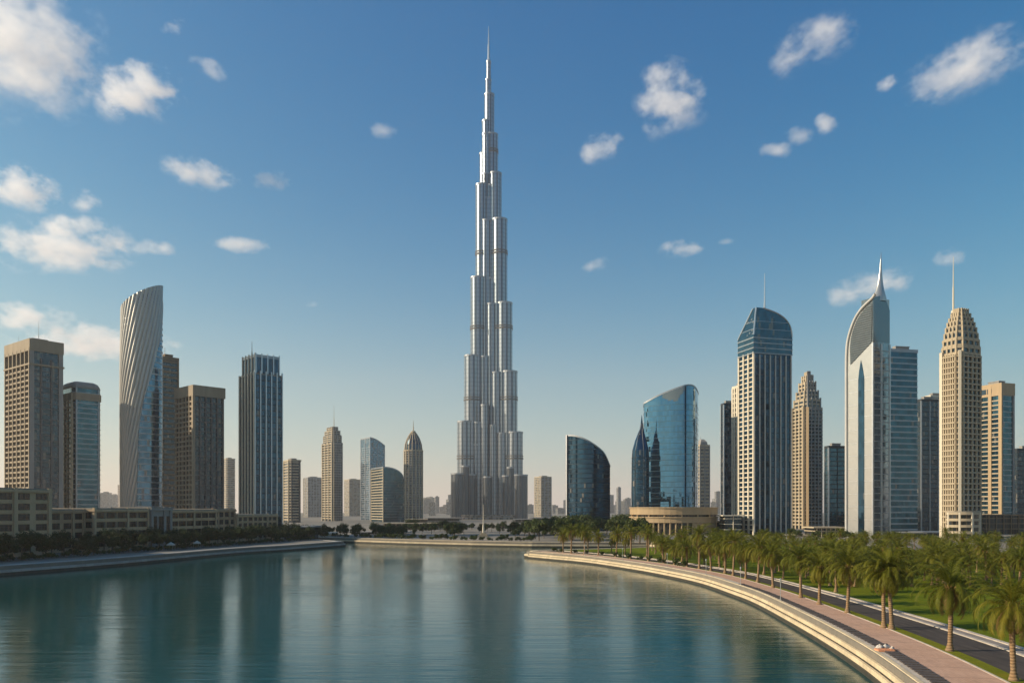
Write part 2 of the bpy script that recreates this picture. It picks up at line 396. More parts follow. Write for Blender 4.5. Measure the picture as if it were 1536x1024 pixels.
s = m.n('ShaderNodeSeparateXYZ'); m.l(uv, s.inputs[0])
c = m.mix(m.math('LESS_THAN', m.math('FRACT', m.math('DIVIDE', s.outputs[0], 5.0)), 0.03), c, (0.30, 0.19, 0.14))
st = m.math('MULTIPLY', m.ramp(m.noise(m.scaled(p, (.5, .12, 1)), 1.0, 6, .7), .55, .7, 0, .35), 1.0); c = m.mix(st, c, (0.22, 0.15, 0.115))
m.l(c, m.b.inputs['Base Color']); m.b.inputs['Roughness'].default_value = 0.85; m.b.inputs['Specular IOR Level'].default_value = 0.12
M['pink'] = m.mat
m = NT('asphalt'); p = m.pos()
f = m.noise(m.scaled(p, (1.6, .25, 1)), 0.8, 6); f2 = m.noise(p, 14, 3)
c = m.mix(m.ramp(f, 0.3, 0.7), (0.042, 0.035, 0.031), (0.085, 0.070, 0.060)); c = m.mix(m.ramp(f2, 0.4, 0.7, 0, 0.35), c, (0.10, 0.09, 0.085))
m.l(c, m.b.inputs['Base Color']); m.b.inputs['Roughness'].default_value = 0.9; m.b.inputs['Specular IOR Level'].default_value = 0.12
M['asphalt'] = m.mat
def grassmat(name, a, b, cc):
    m = NT(name); p = m.pos()
    c = m.mix(m.ramp(m.noise(p, 0.12, 5), 0.35, 0.65), a, b); c = m.mix(m.ramp(m.noise(p, 0.3, 6, .65), .5, .72, 0, .6), c, tuple(x * k for x, k in zip(b, (1.5, 1.05, 1.2)))); c = m.mix(m.ramp(m.noise(p, 2.5, 5, 0.7), 0.35, 0.7, 0, 0.7), c, cc)
    m.l(c, m.b.inputs['Base Color']); m.b.inputs['Roughness'].default_value = 0.9; m.b.inputs['Specular IOR Level'].default_value = 0.06
    m.bump(m.noise(p, 9, 3, 0.7), 0.8, 0.15); return m.mat
M['lawn'] = grassmat('lawn_grass', (0.115, 0.145, 0.006), (0.165, 0.185, 0.010), (0.07, 0.105, 0.006))
M['verge'] = grassmat('verge_grass', (0.16, 0.17, 0.010), (0.21, 0.20, 0.02), (0.10, 0.125, 0.008))
M['kerb'] = stone('pale_kerb_stone', (0.50, 0.43, 0.35), 1.0)
M['gutter'] = plain('grey_gutter', (0.24, 0.205, 0.18), 0.85, var=0.3, scale=0.8)
M['deck'] = plain('dark_grey_slat', (0.09, 0.075, 0.07), 0.8, var=0.3, scale=1.2)
ribbon(1.5, 2.2, GZ + 0.012, 'paved_path_edge', M['kerb'])
ribbon(2.2, 3.9, GZ + 0.008, 'paved_path_border', M['kerb'])
ribbon(3.9, 9.0, GZ + 0.016, 'promenade', M['pink'])
ribbon(9.0, 9.25, GZ + 0.07, 'kerb', M['kerb'], GZ)
ribbon(9.25, 11.0, GZ + 0.03, 'verge_ground', M['verge'])
ribbon(11.0, 16.8, GZ + 0.010, 'road', M['asphalt'])
ribbon(16.8, 17.35, GZ + 0.13, 'kerb', M['kerb'], GZ)
ribbon(17.35, 18.9, GZ + 0.05, 'gutter_strip', M['gutter'])
ribbon(18.9, 19.6, GZ + 0.17, 'kerb', M['kerb'], GZ)
ribbon(19.6, 190, GZ + 0.06, 'lawn', M['lawn'])
# dark slats set across the strip beside the wall
A = bank_line(2.25); B = bank_line(3.85); rest = MB(); ns = 0
sl = thing('slatted_drain_cover', 'strip of dark grey slats between the cream wall and the pink promenade', 'drain cover', (38, 86, GZ))
acc = 0.0
for i in range(len(A) - 1):
    if A[i][1] < 20 or A[i][1] > 165: continue
    a0, a1, b0, b1 = Vector(A[i]), Vector(A[i + 1]), Vector(B[i]), Vector(B[i + 1]); L = (a1 - a0).length; k = max(1, int(L / 1.15))
    for j in range(k):
        t0 = j / k; t1 = (j + 0.55) / k
        q = [a0.lerp(a1, t0), b0.lerp(b1, t0), b0.lerp(b1, t1), a0.lerp(a1, t1)]
        zt = GZ + 0.12 + rnd.uniform(0, 0.05)
        qq = [Vector((*x, zt)) for x in q]; bb = [Vector((*x, GZ)) for x in q]
        near = 60 < a0.y < 150 and ns < 95; mb = MB() if near else rest; off = Vector((38, 86, GZ)); qq = [v - off for v in qq]; bb = [v - off for v in bb]
        mb.face(qq)
        for s in range(4): mb.face([bb[s], bb[(s + 1) % 4], qq[(s + 1) % 4], qq[s]])
        if near: mb.build('slat', M['deck'], sl); ns += 1
rest.build('slat', M['deck'], sl)['kind'] = 'stuff'

# ------------------------------------------------------------------ air
hz = MB(); e = 5200
hz.box((-e, -e, -4.0), (2 * e, 0, 0), (0, 2 * e, 0), (0, 0, 864))
m = NT('air'); m.t.nodes.remove(m.b)
pv = m.n('ShaderNodeVolumePrincipled'); pv.inputs['Color'].default_value = (0.95, 0.86, 0.80, 1)
pv.inputs['Density'].default_value = 0.00009; pv.inputs['Anisotropy'].default_value = 0.5
m.l(pv.outputs[0], m.out.inputs['Volume'])
ho = struct(hz.build('haze', m.mat), 'stuff')

# ------------------------------------------------------------------ clouds
m = NT('cloud_vapour'); m.t.nodes.remove(m.b)
tc = m.n('ShaderNodeTexCoord').outputs['Object']; p = m.pos()
ln = m.n('ShaderNodeVectorMath', operation='LENGTH'); m.l(tc, ln.inputs[0])
oi = m.n('ShaderNodeObjectInfo')
nz = m.noise(m.scaled(p, (0.8, 0.6, 1.2)), 0.0046, 8, 0.68)
d = m.math('ADD', m.math('SUBTRACT', 1.0, ln.outputs['Value']), m.math('MULTIPLY', m.math('SUBTRACT', nz, 0.5), 3.9))
d = m.ramp(d, 0.30, 1.25, 0.0, 1.0)
d = m.math('MULTIPLY', d, m.ramp(ln.outputs['Value'], 0.78, 1.0, 1.0, 0.0))
oz = m.n('ShaderNodeSeparateXYZ'); m.l(tc, oz.inputs[0]); d = m.math('MULTIPLY', d, m.ramp(oz.outputs[2], -.6, -.15, 0.0, 1.0))
al = m.n('ShaderNodeSeparateColor'); m.l(oi.outputs['Color'], al.inputs[0])
d = m.math('MULTIPLY', d, al.outputs[0])
d = m.math('MULTIPLY', d, 0.0080)
pv = m.n('ShaderNodeVolumePrincipled'); pv.inputs['Color'].default_value = (1, 1, 1, 1)
m.l(d, pv.inputs['Density']); pv.inputs['Anisotropy'].default_value = 0.0
m.l(pv.outputs[0], m.out.inputs['Volume'])
M['cloud'] = m.mat
def ico(name, mt):
    import bmesh
    bm = bmesh.new(); bmesh.ops.create_icosphere(bm, subdivisions=2, radius=1.0); me = bpy.data.meshes.new(name); bm.to_mesh(me); bm.free()
    me.materials.append(mt); return me
CM = ico('cloud', M['cloud'])
def cloud(px, py, wd, ht, label, dens=1.0, rot=0.0, d=8000):
    x = (px - HX) / F * d; z = CAMZ - (py - HY) / F * d; s = d / F
    o = bpy.data.objects.new('cloud', CM); COL.objects.link(o)
    o.location = (x, d, z); o.scale = (wd * s * 0.62, max(wd, ht) * s * 0.45, ht * s * 0.68); o.rotation_euler = (0, -R(rot), 0)
    o.color = (dens, 0, 0, 1)
    tag(o, label, 'cloud', 'white clouds in the blue sky')
CLOUDS = [
 (30, 85, 235, 205, 'largest white cloud billowing in the upper left corner', .75, 0),
 (208, 143, 122, 80, 'bright puffy cloud just right of the largest cloud', 1.0, 12),
 (262, 40, 46, 16, 'small thin cloud high above the bright puffy one', .7, 5),
 (312, 103, 56, 26, 'faint wispy cloud trailing downward right of the bright puffy cloud', .6, -25),
 (25, 285, 120, 62, 'white cloud cut by the left edge at mid height', .9, -8),
 (127, 305, 44, 34, 'small faint puff beside the cloud at the left edge', .6, 0),
 (300, 261, 112, 38, 'flat bottomed white cloud above and right of the spiral tower', 1.0, -6),
 (408, 273, 60, 26, 'small oval cloud right of the flat bottomed one', .9, 0),
 (90, 372, 200, 74, 'wide layered cloud left of the spiral tower top', .8, 3),
 (225, 373, 70, 22, 'thin cloud wisp above the spiral tower roof', .6, 0),
 (362, 368, 86, 20, 'small flat cloud above the blue finned tower', .9, 0),
 (40, 480, 150, 40, 'low pale cloud bank behind the beige tower mast', .7, 0),
 (140, 518, 230, 42, 'long low cloud bank between the beige tower and spiral tower', .7, 0),
 (470, 457, 26, 10, 'tiny cloud low in the sky left of the silver tower', .6, 0),
 (572, 197, 50, 22, 'small ragged cloud left of the silver tower upper part', .6, 0),
 (1008, 155, 104, 108, 'ragged upright cloud right of the silver tower spire', .6, 20),
 (902, 225, 66, 46, 'ragged cloud below and left of the upright one', .7, 20),
 (1220, 70, 140, 60, 'slanting wispy cloud high above the domed tower', .42, 22),
 (1452, 105, 175, 80, 'broad slanting cloud in the upper right corner', .4, 18),
 (1330, 127, 36, 28, 'small round puff left of the broad slanting cloud', .7, 20),
 (1165, 227, 48, 28, 'lowest puff of a rising line of three', .7, 0),
 (1196, 206, 46, 26, 'middle puff of a rising line of three', .7, 0),
 (1240, 186, 34, 38, 'highest puff of a rising line of three', .7, 20),
 (1020, 374, 66, 28, 'flat bottomed puff above the blue mirror tower', .8, 4),
 (892, 398, 46, 22, 'small puff in open sky right of the silver tower', .7, 10),
 (1305, 433, 135, 42, 'faint cloud behind the white curved tower spire', .5, 10),
 (1425, 388, 46, 28, 'faint puff behind the mast of the stepped sand tower', .45, 0),
 (1090, 363, 24, 10, 'tiny faint cloud above the blue mirror tower', .5, 0),
]
for i, c in enumerate(CLOUDS): cloud(*c, d=(6200, 9600, 7400, 8600, 6800, 9100, 7900)[(i * 3) % 7])
# ------------------------------------------------------------------ towers
def rect_fp(l, c, r, d, b):
    """rectangle whose near corner is on bearing c at distance d, right wall turned b degrees from square-on, as wide as the photo shows"""
    b = R(b); C = px_point(c, d); tl = (l - HX) / F; tr = (r - HX) / F
    Rv = Vector((math.cos(b), math.sin(b))); Lv = Vector((-math.sin(b), math.cos(b)))
    sr = (tr * C.y - C.x) / (Rv.x - tr * Rv.y); sl = (C.x - tl * C.y) / (-Lv.x + tl * Lv.y)
    sl = max(6.0, min(sl, 60)); sr = max(6.0, min(sr, 80))
    return [tuple(C), tuple(C + Rv * sr), tuple(C + Rv * sr + Lv * sl), tuple(C + Lv * sl)]
def ell_fp(cx, cy, a, b, n=28, rot=0.0, a0=0.0):
    return [(cx + a * math.cos(t) * math.cos(rot) - b * math.sin(t) * math.sin(rot), cy + a * math.cos(t) * math.sin(rot) + b * math.sin(t) * math.cos(rot))
            for t in (a0 + 2 * math.pi * i / n for i in range(n))]
def ell_px(l, r, d, n=28, k=0.9):
    a = (r - l) / 2 / F * d; c = px_point((l + r) / 2, d + a * k); return ell_fp(c.x, c.y, a, a * k, n)
def centre(fp): return (sum(p[0] for p in fp) / len(fp), sum(p[1] for p in fp) / len(fp))
def shrink(fp, s, t=None):
    c = centre(fp); t = s if t is None else t
    return [(c[0] + (p[0] - c[0]) * s, c[1] + (p[1] - c[1]) * t) for p in fp]
def chamfer(fp, k):
    out = []; n = len(fp)
    for i in range(n):
        p = Vector(fp[i]); a = Vector(fp[i - 1]); b = Vector(fp[(i + 1) % n])
        out += [tuple(p + (a - p).normalized() * k), tuple(p + (b - p).normalized() * k)]
    return out
def edge(fp, i):
    a = Vector(fp[i]); b = Vector(fp[(i + 1) % len(fp)]); t = (b - a); L = t.length; t /= L
    return a, t, Vector((t.y, -t.x)), L
def local(fp, root): return [(p[0] - root.location.x, p[1] - root.location.y) for p in fp]

class Tower:
    def __init__(s, name, label, fp, cat='tower', group=None):
        c = centre(fp); s.root = thing(name, label, cat, (c[0], c[1], GZ), group)
        s.fp = local(fp, s.root); s.n = len(fp); s.z0 = -0.6
    def part(s, mb, name, mt, smooth=False, parent=None): return mb.build(name, mt, parent or s.root, smooth)
    def walls(s, z1, mt, fp=None, z0=None, name='glass_wall', smooth=False, roof=True, parent=None):
        mb = MB(); mb.prism(fp or s.fp, s.z0 if z0 is None else z0, z1, cap=False); o = s.part(mb, name, mt, smooth, parent)
        if roof and not isinstance(z1, list):
            rb = MB(); q = offset(fp or s.fp, 0.12); rb.prism(q, z1 - 0.25, z1 + 0.5); s.part(rb, 'roof', M['roof'], parent=parent)
        return o
    def slabs(s, z0, z1, fh, h, po, mt, fp=None, edges=None, name='floor_slab', one=False):
        fp = fp or s.fp; n = int((z1 - z0) / fh); big_ = MB()
        for k in range(n + 1):
            mb = big_ if one else MB(); z = z0 + k * fh
            if edges is None: mb.strip(fp, z, h, po)
            else:
                for e in edges:
                    a, t, nn, L = edge(fp, e)
                    mb.strip([tuple(a - t * 0.0), tuple(a + t * L)], z, h, po, closed=False)
            if not one: s.part(mb, name, mt)
        if one: s.part(big_, name if name != 'floor_slab' else 'floor_banding', mt)
    def piers(s, e, n, wd, po, mt, z1, z0=None, fp=None, ends=True, name='pier', at=None, pi=0.3):
        fp = fp or s.fp; a, t, nn, L = edge(fp, e)
        us = at if at is not None else ([k / (n - 1) for k in range(n)] if ends else [(k + 1) / (n + 1) for k in range(n)])
        for u in us:
            mb = MB(); c = a + t * min(max(u * L, wd * .5 - po), L - wd * .5 + po) - t * wd / 2 - nn * pi
            zz = s.z0 if z0 is None else z0
            mb.box((c.x, c.y, zz), (t.x * wd, t.y * wd, 0), (nn.x * -(0) + nn.x * (po + pi), nn.y * (po + pi), 0), (0, 0, z1 - zz))
            s.part(mb, name, mt)
    def mast(s, px, py, d, z0, r=0.5, mt=None, dx=None):
        p = px_point(px, d) - Vector((s.root.location.x, s.root.location.y)); z = z_at(py, d) - GZ
        mb = MB(); h = z - z0
        mb.tube((p.x, p.y, z0 - 1), (p.x, p.y, z0 + h * .45), r, r * .75, 8); mb.tube((p.x, p.y, z0 + h * .45), (p.x, p.y, z), r * .55, r * .2, 8)
        mb.tube((p.x, p.y, z0 - 0.5), (p.x, p.y, z0 + 0.8), r * 2.4, r * 2.0, 8)
        s.part(mb, 'mast', mt or M['steel'])
    def lift_room(s, z, k=0.45, h=3.5, mt=None, fp=None):
        mb = MB(); mb.prism(shrink(fp or s.fp, k), z, z + h); mb.strip(shrink(fp or s.fp, k), z + h - .5, .6, .25); s.part(mb, 'plant_room', mt or M['greystone'])
    def parapet(s, z, h, mt, fp=None, po=0.25):
        mb = MB(); mb.strip(fp or s.fp, z, h, po, pi=0.5); s.part(mb, 'parapet', mt)
def H(py, d): return z_at(py, d) - GZ

# --- beige tower at the far left: deep balconies on the sunny face, stone piers over dark glass on the other
fp = rect_fp(10, 46, 92, 430, 52); t = Tower('residential_tower', 'tall beige stone tower with twin roof masts at the left edge', fp)
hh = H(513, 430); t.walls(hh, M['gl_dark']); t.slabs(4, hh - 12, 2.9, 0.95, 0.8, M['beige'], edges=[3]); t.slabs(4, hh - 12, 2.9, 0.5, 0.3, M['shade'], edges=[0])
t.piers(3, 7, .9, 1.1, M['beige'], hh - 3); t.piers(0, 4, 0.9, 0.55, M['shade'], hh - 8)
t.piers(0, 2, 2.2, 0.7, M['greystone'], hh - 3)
mb = MB(); mb.strip(t.fp, hh - 4.5, 6.5, 0.95); t.part(mb, 'roof_band', M['beige'])
mb = MB(); mb.strip(t.fp, hh - 12.2, 0.9, 1.2); t.part(mb, 'cornice', M['beige'])
t.lift_room(hh + 1, .5, 3); t.mast(58, 480, 443, hh, 0.28); t.mast(28, 503, 446, hh + 1, 0.2)
# --- second left tower: curved top, pale balcony bands on the left, blue-grey bands on the right
d = 452; fp = chamfer(rect_fp(90, 110, 152, d, 50), 1.6); t = Tower('residential_tower', 'shorter tower with rounded top and pale balcony bands behind the beige mast tower', fp)
hh = H(580, d); t.walls(hh, M['gl_teal']); E = len(fp)
t.slabs(4, hh - 8, 2.9, 1.0, 0.5, M['sand'], edges=[7, 6]); t.slabs(4, hh - 1, 2.9, 0.6, 0.2, M['steel'], edges=[0, 1, 2])
t.piers(7, 2, 1.4, .7, M['sand'], hh - 3); t.piers(7, 2, 0.8, .65, M['sand'], hh - 3, at=[.36, .64]); t.piers(1, 2, .8, .4, M['steel'], hh)
mb = MB(); mb.loft([(t.fp, hh), (shrink(t.fp, .97), hh + 1.5), (shrink(t.fp, .86), hh + 3.0), (shrink(t.fp, .7), hh + 3.8)]); t.part(mb, 'roof_cap', M['greystone'])
mb = MB(); mb.strip(t.fp, hh - 7, 4, 0.55); t.part(mb, 'roof_band', M['beige'])

# --- spiral tower
d = 470; a = 30.5 / F * (d + 12); cx = px_point(213, d + 12).x; cy = d + 12
t = Tower('spiral_tower', 'twisting white ribbed tower with a slanted roof and blue glass lower flank', ell_fp(cx, cy, a, a * .95, 48))
k0 = a * .93
n = 64; zt = lambda th: H(456, d) + (H(418, d) - H(456, d)) * ((math.cos(th - .42) + 1) / 2) ** .75
fpI = [(k0 * math.cos(2 * math.pi * i / n), k0 * .95 * math.sin(2 * math.pi * i / n)) for i in range(n)]
mb = MB(); mb.prism(fpI, -.6, [zt(2 * math.pi * i / n) - 3 for i in range(n)]); t.part(mb, 'glass_wall', M['gl_blue'])
for k in range(36):
    z = 3 + k * 3.6
    if z > H(456, d) - 6: break
    mb = MB(); mb.strip(fpI, z, 0.7, 0.25); t.part(mb, 'floor_slab', M['steel'])
zb = [(H(775, d), 205), (H(640, d), 208), (H(600, d), 214), (H(560, d), 225), (H(530, d), 233), (H(500, d), 240), (H(470, d), 242.5), (H(400, d), 242.9)]
def bound(z):
    for (z0, p0), (z1, p1) in zip(zb, zb[1:]):
        if z <= z1: p = p0 + (p1 - p0) * max(0, (z - z0) / (z1 - z0)); break
    return -math.acos(max(-1, min(1, (p - 213) / 30))) + .42     # angle on the side that faces the lake
mb = MB(); NZ = 96; NA = 420; th0 = -math.pi * 1.75; rows = []
for iz in range(NZ + 1):
    row = []
    for ia in range(NA + 1):
        s_ = ia / NA; zr = iz / NZ
        thA = -math.pi * 1.62; z = -.6 + zr * (H(425, d) + .6); thB = bound(z)
        th = thA + (thB - thA) * s_; z = -.6 + zr * (zt(th) + .6)
        ph = th * 34 - z / H(430, d) * 34 * 2.7
        w_ = (ph / (2 * math.pi)) % 1.0
        bulge = abs(math.sin(w_ * math.pi)) ** .8
        rr = a * (.94 + .06 * bulge) * (1.0 - .035 * max(0, zr - .72) / .28 + .012 * math.sin(zr * 3.1))
        row.append((rr * math.cos(th), rr * .95 * math.sin(th), z))
    rows.append(row)
for iz in range(NZ):
    for ia in range(NA):
        mb.face([rows[iz][ia], rows[iz][ia + 1], rows[iz + 1][ia + 1], rows[iz + 1][ia]])
for iz in range(NZ):      # thickness of the free edge
    A_, B_ = rows[iz][-1], rows[iz + 1][-1]; q = .93
    mb.face([A_, (A_[0] * q, A_[1] * q, A_[2]), (B_[0] * q, B_[1] * q, B_[2]), B_])
for ia in range(NA):
    A_, B_ = rows[-1][ia], rows[-1][ia + 1]; q = .9
    mb.face([A_, B_, (B_[0] * q, B_[1] * q, B_[2] - .2), (A_[0] * q, A_[1] * q, A_[2] - .2)])
M['ribs'] = plain('white_ribbed_cladding', (0.46, 0.435, 0.39), 0.36, 0.4, var=0.06)
t.part(mb, 'ribbed_sheath', M['ribs'])

# --- brown slab behind the spiral, then the beige balcony tower
d = 540; fp = rect_fp(236, 243, 267, d, 46); t = Tower('residential_tower', 'dark brown banded slab directly behind the spiral tower', fp)
hh = H(536, d); t.walls(hh, M['gl_dark']); t.slabs(4, hh - 2, 3.5, 1.3, .5, M['brown']); t.piers(0, 2, 1.0, .7, M['brown'], hh); t.lift_room(hh, .5, 3, M['brown']); t.parapet(hh - 1.2, 2.2, M['brown'], po=.6)
mb = MB(); mb.tube((-2, 0, hh), (-2, 0, hh + 8), .3, .15); t.part(mb, 'mast', M['steel'])
d = 470; fp = rect_fp(265, 291, 334, d, 47); t = Tower('residential_tower', 'flat roofed beige tower with stacked balconies right of the spiral tower', fp)
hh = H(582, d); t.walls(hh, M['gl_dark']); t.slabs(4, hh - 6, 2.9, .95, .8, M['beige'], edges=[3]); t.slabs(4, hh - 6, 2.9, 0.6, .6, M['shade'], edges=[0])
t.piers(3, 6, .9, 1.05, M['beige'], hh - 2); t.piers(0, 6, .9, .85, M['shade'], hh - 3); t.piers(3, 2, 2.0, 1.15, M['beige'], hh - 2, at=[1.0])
mb = MB(); mb.strip(t.fp, hh - 4.5, 6.4, 1.2); t.part(mb, 'roof_band', M['beige']); t.lift_room(hh + .5, .4, 2.5)

# --- blue finned tower with shoulders
d = 480; fp = rect_fp(360, 382, 423, d, 42); t = Tower('finned_tower', 'blue glass tower with pale vertical fins, stepped shoulders and a small mast', fp)
h1 = H(560, d); h2 = H(531, d); t.walls(h1, M['gl_navy'])
up = shrink(t.fp, .86); t.walls(h2, M['gl_navy'], fp=up, z0=h1 - 1)
t.slabs(4, h1 - 2, 3.6, .5, .12, M['dark'], edges=[0, 3])
for e_, n_ in ((3, 6), (0, 6)):
    t.piers(e_, n_, 1.0 if e_ == 3 else .6, .75, M['silver'] if e_ == 0 else M['cream'], h1 + (2 if e_ == 0 else 1), name='fin')
    t.piers(e_, n_ - 1, .7, .6, M['silver'] if e_ == 0 else M['cream'], h2 + 1.2, z0=h1 - 1, fp=up, name='fin')
t.parapet(h2 - 1.2, 1.6, M['steel'], up, .3); t.mast(378, 512, 492, h2 - 1, .45, M['cream'])

# --- middle distance
def far_tower(name, label, fp, d, top, wall, slab, mt, edges=None, piers=(), fh=3.6, group=None):
    t = Tower(name, label, fp, group=group); hh = H(top, d); t.walls(hh, wall)
    t.slabs(3, hh - 2, fh, slab[0], slab[1], mt, edges=edges)
    for e, n, wd, po, pm in piers: t.piers(e, n, wd, po, pm, hh - .5)
    t.parapet(hh - 1, 2, mt, po=slab[1] + .1); t.lift_room(hh, .5, 3)
    return t, hh
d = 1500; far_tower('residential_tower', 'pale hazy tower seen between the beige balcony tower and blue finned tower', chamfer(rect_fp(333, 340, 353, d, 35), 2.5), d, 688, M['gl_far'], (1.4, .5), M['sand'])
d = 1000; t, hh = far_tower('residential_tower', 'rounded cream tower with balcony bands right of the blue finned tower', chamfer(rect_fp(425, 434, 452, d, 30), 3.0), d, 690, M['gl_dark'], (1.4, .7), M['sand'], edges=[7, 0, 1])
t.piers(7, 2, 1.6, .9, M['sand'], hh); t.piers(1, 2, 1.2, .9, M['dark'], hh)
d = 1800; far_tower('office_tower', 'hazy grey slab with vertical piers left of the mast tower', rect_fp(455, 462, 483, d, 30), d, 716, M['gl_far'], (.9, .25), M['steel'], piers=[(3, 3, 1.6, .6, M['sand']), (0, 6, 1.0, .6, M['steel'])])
# cream stepped tower with the long mast
d = 1150; fp = chamfer(rect_fp(483, 499, 515, d, 36), 2.0); t = Tower('residential_tower', 'slim cream tower with stepped crown and long thin mast on the far shore', fp)
hh = H(664, d); t.walls(hh, M['gl_dark'])
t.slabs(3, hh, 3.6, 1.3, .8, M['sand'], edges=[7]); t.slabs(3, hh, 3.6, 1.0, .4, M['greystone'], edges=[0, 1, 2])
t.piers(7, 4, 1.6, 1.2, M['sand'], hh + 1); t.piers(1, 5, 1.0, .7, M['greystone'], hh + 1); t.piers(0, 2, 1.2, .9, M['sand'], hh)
for q, (s_, pa, pb) in enumerate(((.9, 664, 652), (.76, 652, 645), (.55, 645, 639))):
    f_ = shrink(t.fp, s_); t.walls(H(pb, d), M['gl_dark'], fp=f_, z0=H(pa, d) - .5, name='crown_wall')
    t.slabs(H(pa, d), H(pb, d), 3.0, 1.2, .3, M['sand'], fp=f_); t.piers(7, 3, 1.2, .5, M['sand'], H(pb, d), z0=H(pa, d), fp=f_); t.piers(1, 3, 1.2, .5, M['greystone'], H(pb, d), z0=H(pa, d), fp=f_)
t.mast(501, 607, 1166, H(640, d), .55, M['sand'])
d = 2100; far_tower('office_tower', 'faint tower fading in haze between the mast tower and slanted glass tower', rect_fp(516, 524, 541, d, 28), d, 719, M['gl_far'], (1.0, .3), M['sand'], piers=[(0, 4, 1.2, .5, M['sand'])])
# slanted blue tower
d = 1300; fp = rect_fp(541, 555, 577, d, 34); t = Tower('glass_tower', 'tall blue glass tower with curved slanting roof on the far shore', fp)
n = 10; A_, T_, N_, L_ = edge(t.fp, 0); B_, T2, N2, L2 = edge(t.fp, 3); hl, hr = H(656, d), H(667, d)
top = lambda u: hl + (hr - hl) * (u ** 1.7)
pts = [tuple(A_ + T_ * L_ * i / n) for i in range(n + 1)]; back = [tuple(Vector(p) - T2 * L2) for p in pts[::-1]]
mb = MB(); mb.prism(pts + back, -.6, [top(i / n) for i in range(n + 1)] + [top(1 - i / n) for i in range(n + 1)]); t.part(mb, 'glass_wall', M['gl_blue'])
mb = MB(); q = pts + back; zz = [top(i / n) for i in range(n + 1)] + [top(1 - i / n) for i in range(n + 1)]; mb.strip(q, lambda i: zz[i] - 1.2, 2.0, .3); t.part(mb, 'roof_rim', M['steel'])
t.slabs(3, hr - 3, 3.6, .6, .12, M['steel']); t.piers(0, 3, .9, .4, M['steel'], hr); t.piers(3, 3, 1.0, .5, M['silver'], hl - 1)
# curved low-shouldered glass block in front of it
d = 1050; fp = rect_fp(557, 575, 606, d, 26); t = Tower('glass_tower', 'blue grey office block with a roof curving down to the right before the slanted tower', fp)
A_, T_, N_, L_ = edge(t.fp, 0); B_, T2, N2, L2 = edge(t.fp, 3); hl, hr = H(700, d), H(718, d); n = 14
top = lambda u: hr + (hl - hr) * math.sqrt(max(0, 1 - u ** 2.2))
pts = [tuple(A_ + T_ * L_ * i / n) for i in range(n + 1)]; back = [tuple(Vector(p) - T2 * L2) for p in pts[::-1]]
zz = [top(i / n) for i in range(n + 1)] + [top(1 - i / n) for i in range(n + 1)]
mb = MB(); mb.prism(pts + back, -.6, zz); t.part(mb, 'glass_wall', M['gl_teal'])
mb = MB(); mb.strip(pts + back, lambda i: zz[i] - 1.0, 1.5, .35); t.part(mb, 'roof_rim', M['steel'])
t.slabs(3, hr - 3, 3.6, .45, .2, M['shade']); t.slabs(hr + 1, hl - 3, 3.6, 1.1, .35, M['sand'], edges=[3]); t.slabs(3, hr, 3.6, 1.2, .4, M['sand'], edges=[3], name='balcony_slab'); t.piers(3, 2, 1.5, .7, M['sand'], hl - 1)
# domed tower
d = 1180; fp = ell_px(606, 634, d, 16, .95); t = Tower('residential_tower', 'cream ribbed tower with a dome and short finial on the far shore', fp)
hh = H(676, d); t.walls(hh, M['gl_dark'], roof=False); t.slabs(3, hh, 3.6, .9, .35, M['greystone'])
for e in range(16): t.piers(e, 1, 1.7, .75, M['sand'], hh + 1.5, at=[0.0])
mb = MB(); mb.strip(t.fp, hh, 1.8, 1.1); t.part(mb, 'cornice', M['sand'])
mb = MB(); zs = [(hh + 1, .97), (H(666, d), .9), (H(658, d), .72), (H(652, d), .5), (H(648, d), .3), (H(645, d), .16)]
mb.loft([(shrink(t.fp, s_), z) for z, s_ in zs]); t.part(mb, 'dome', M['gl_dark'])
for e in range(16):
    mb = MB()
    for (z0, s0), (z1, s1) in zip(zs, zs[1:]):
        p = Vector(t.fp[e]); mb.tube((p.x * s0, p.y * s0, z0), (p.x * s1, p.y * s1, z1), .75, .6, 5)
    t.part(mb, 'dome_rib', M['sand'])
t.mast(620, 630, 1196, H(646, d), .9, M['sand'])
d = 1700; far_tower('office_tower', 'hazy square tower just right of the silver skyscraper base', rect_fp(802, 812, 827, d, 24), d, 715, M['gl_far'], (1.0, .3), M['sand'], piers=[(0, 4, 1.2, .6, M['steel']), (3, 3, 1.4, .6, M['sand'])])

# --- the silver skyscraper: three wings of stepped tubes round a core
BD = 1365.0; bc = px_point(733, BD); t = Tower('stepped_skyscraper', 'tallest silver skyscraper of stepped tubes tapering to a needle spire', ell_fp(bc.x, bc.y, 10, 10, 8), cat='skyscraper')
m = NT('tube_cladding'); uv = m.n('ShaderNodeTexCoord').outputs['UV']; s_ = m.n('ShaderNodeSeparateXYZ'); m.l(uv, s_.inputs[0])
fl = m.math('LESS_THAN', m.math('FRACT', m.math('DIVIDE', s_.outputs[1], 7.2)), 0.3)
wn = m.n('ShaderNodeTexWhiteNoise', noise_dimensions='2D'); cc = m.n('ShaderNodeCombineXYZ'); m.l(m.math('FLOOR', m.math('DIVIDE', s_.outputs[1], 28)), cc.inputs[0]); m.l(m.math('FLOOR', s_.outputs[0]), cc.inputs[1]); m.l(cc.outputs[0], wn.inputs['Vector'])
c = m.mix(m.math('MULTIPLY', fl, .5), (0.37, 0.39, 0.41), (0.19, 0.215, 0.24)); c = m.mix(m.math('MULTIPLY', wn.outputs['Value'], .4), c, (0.22, 0.27, 0.32))
m.l(c, m.b.inputs['Base Color']); m.b.inputs['Metallic'].default_value = 0.8; m.b.inputs['Roughness'].default_value = 0.3
M['tube'] = m.mat
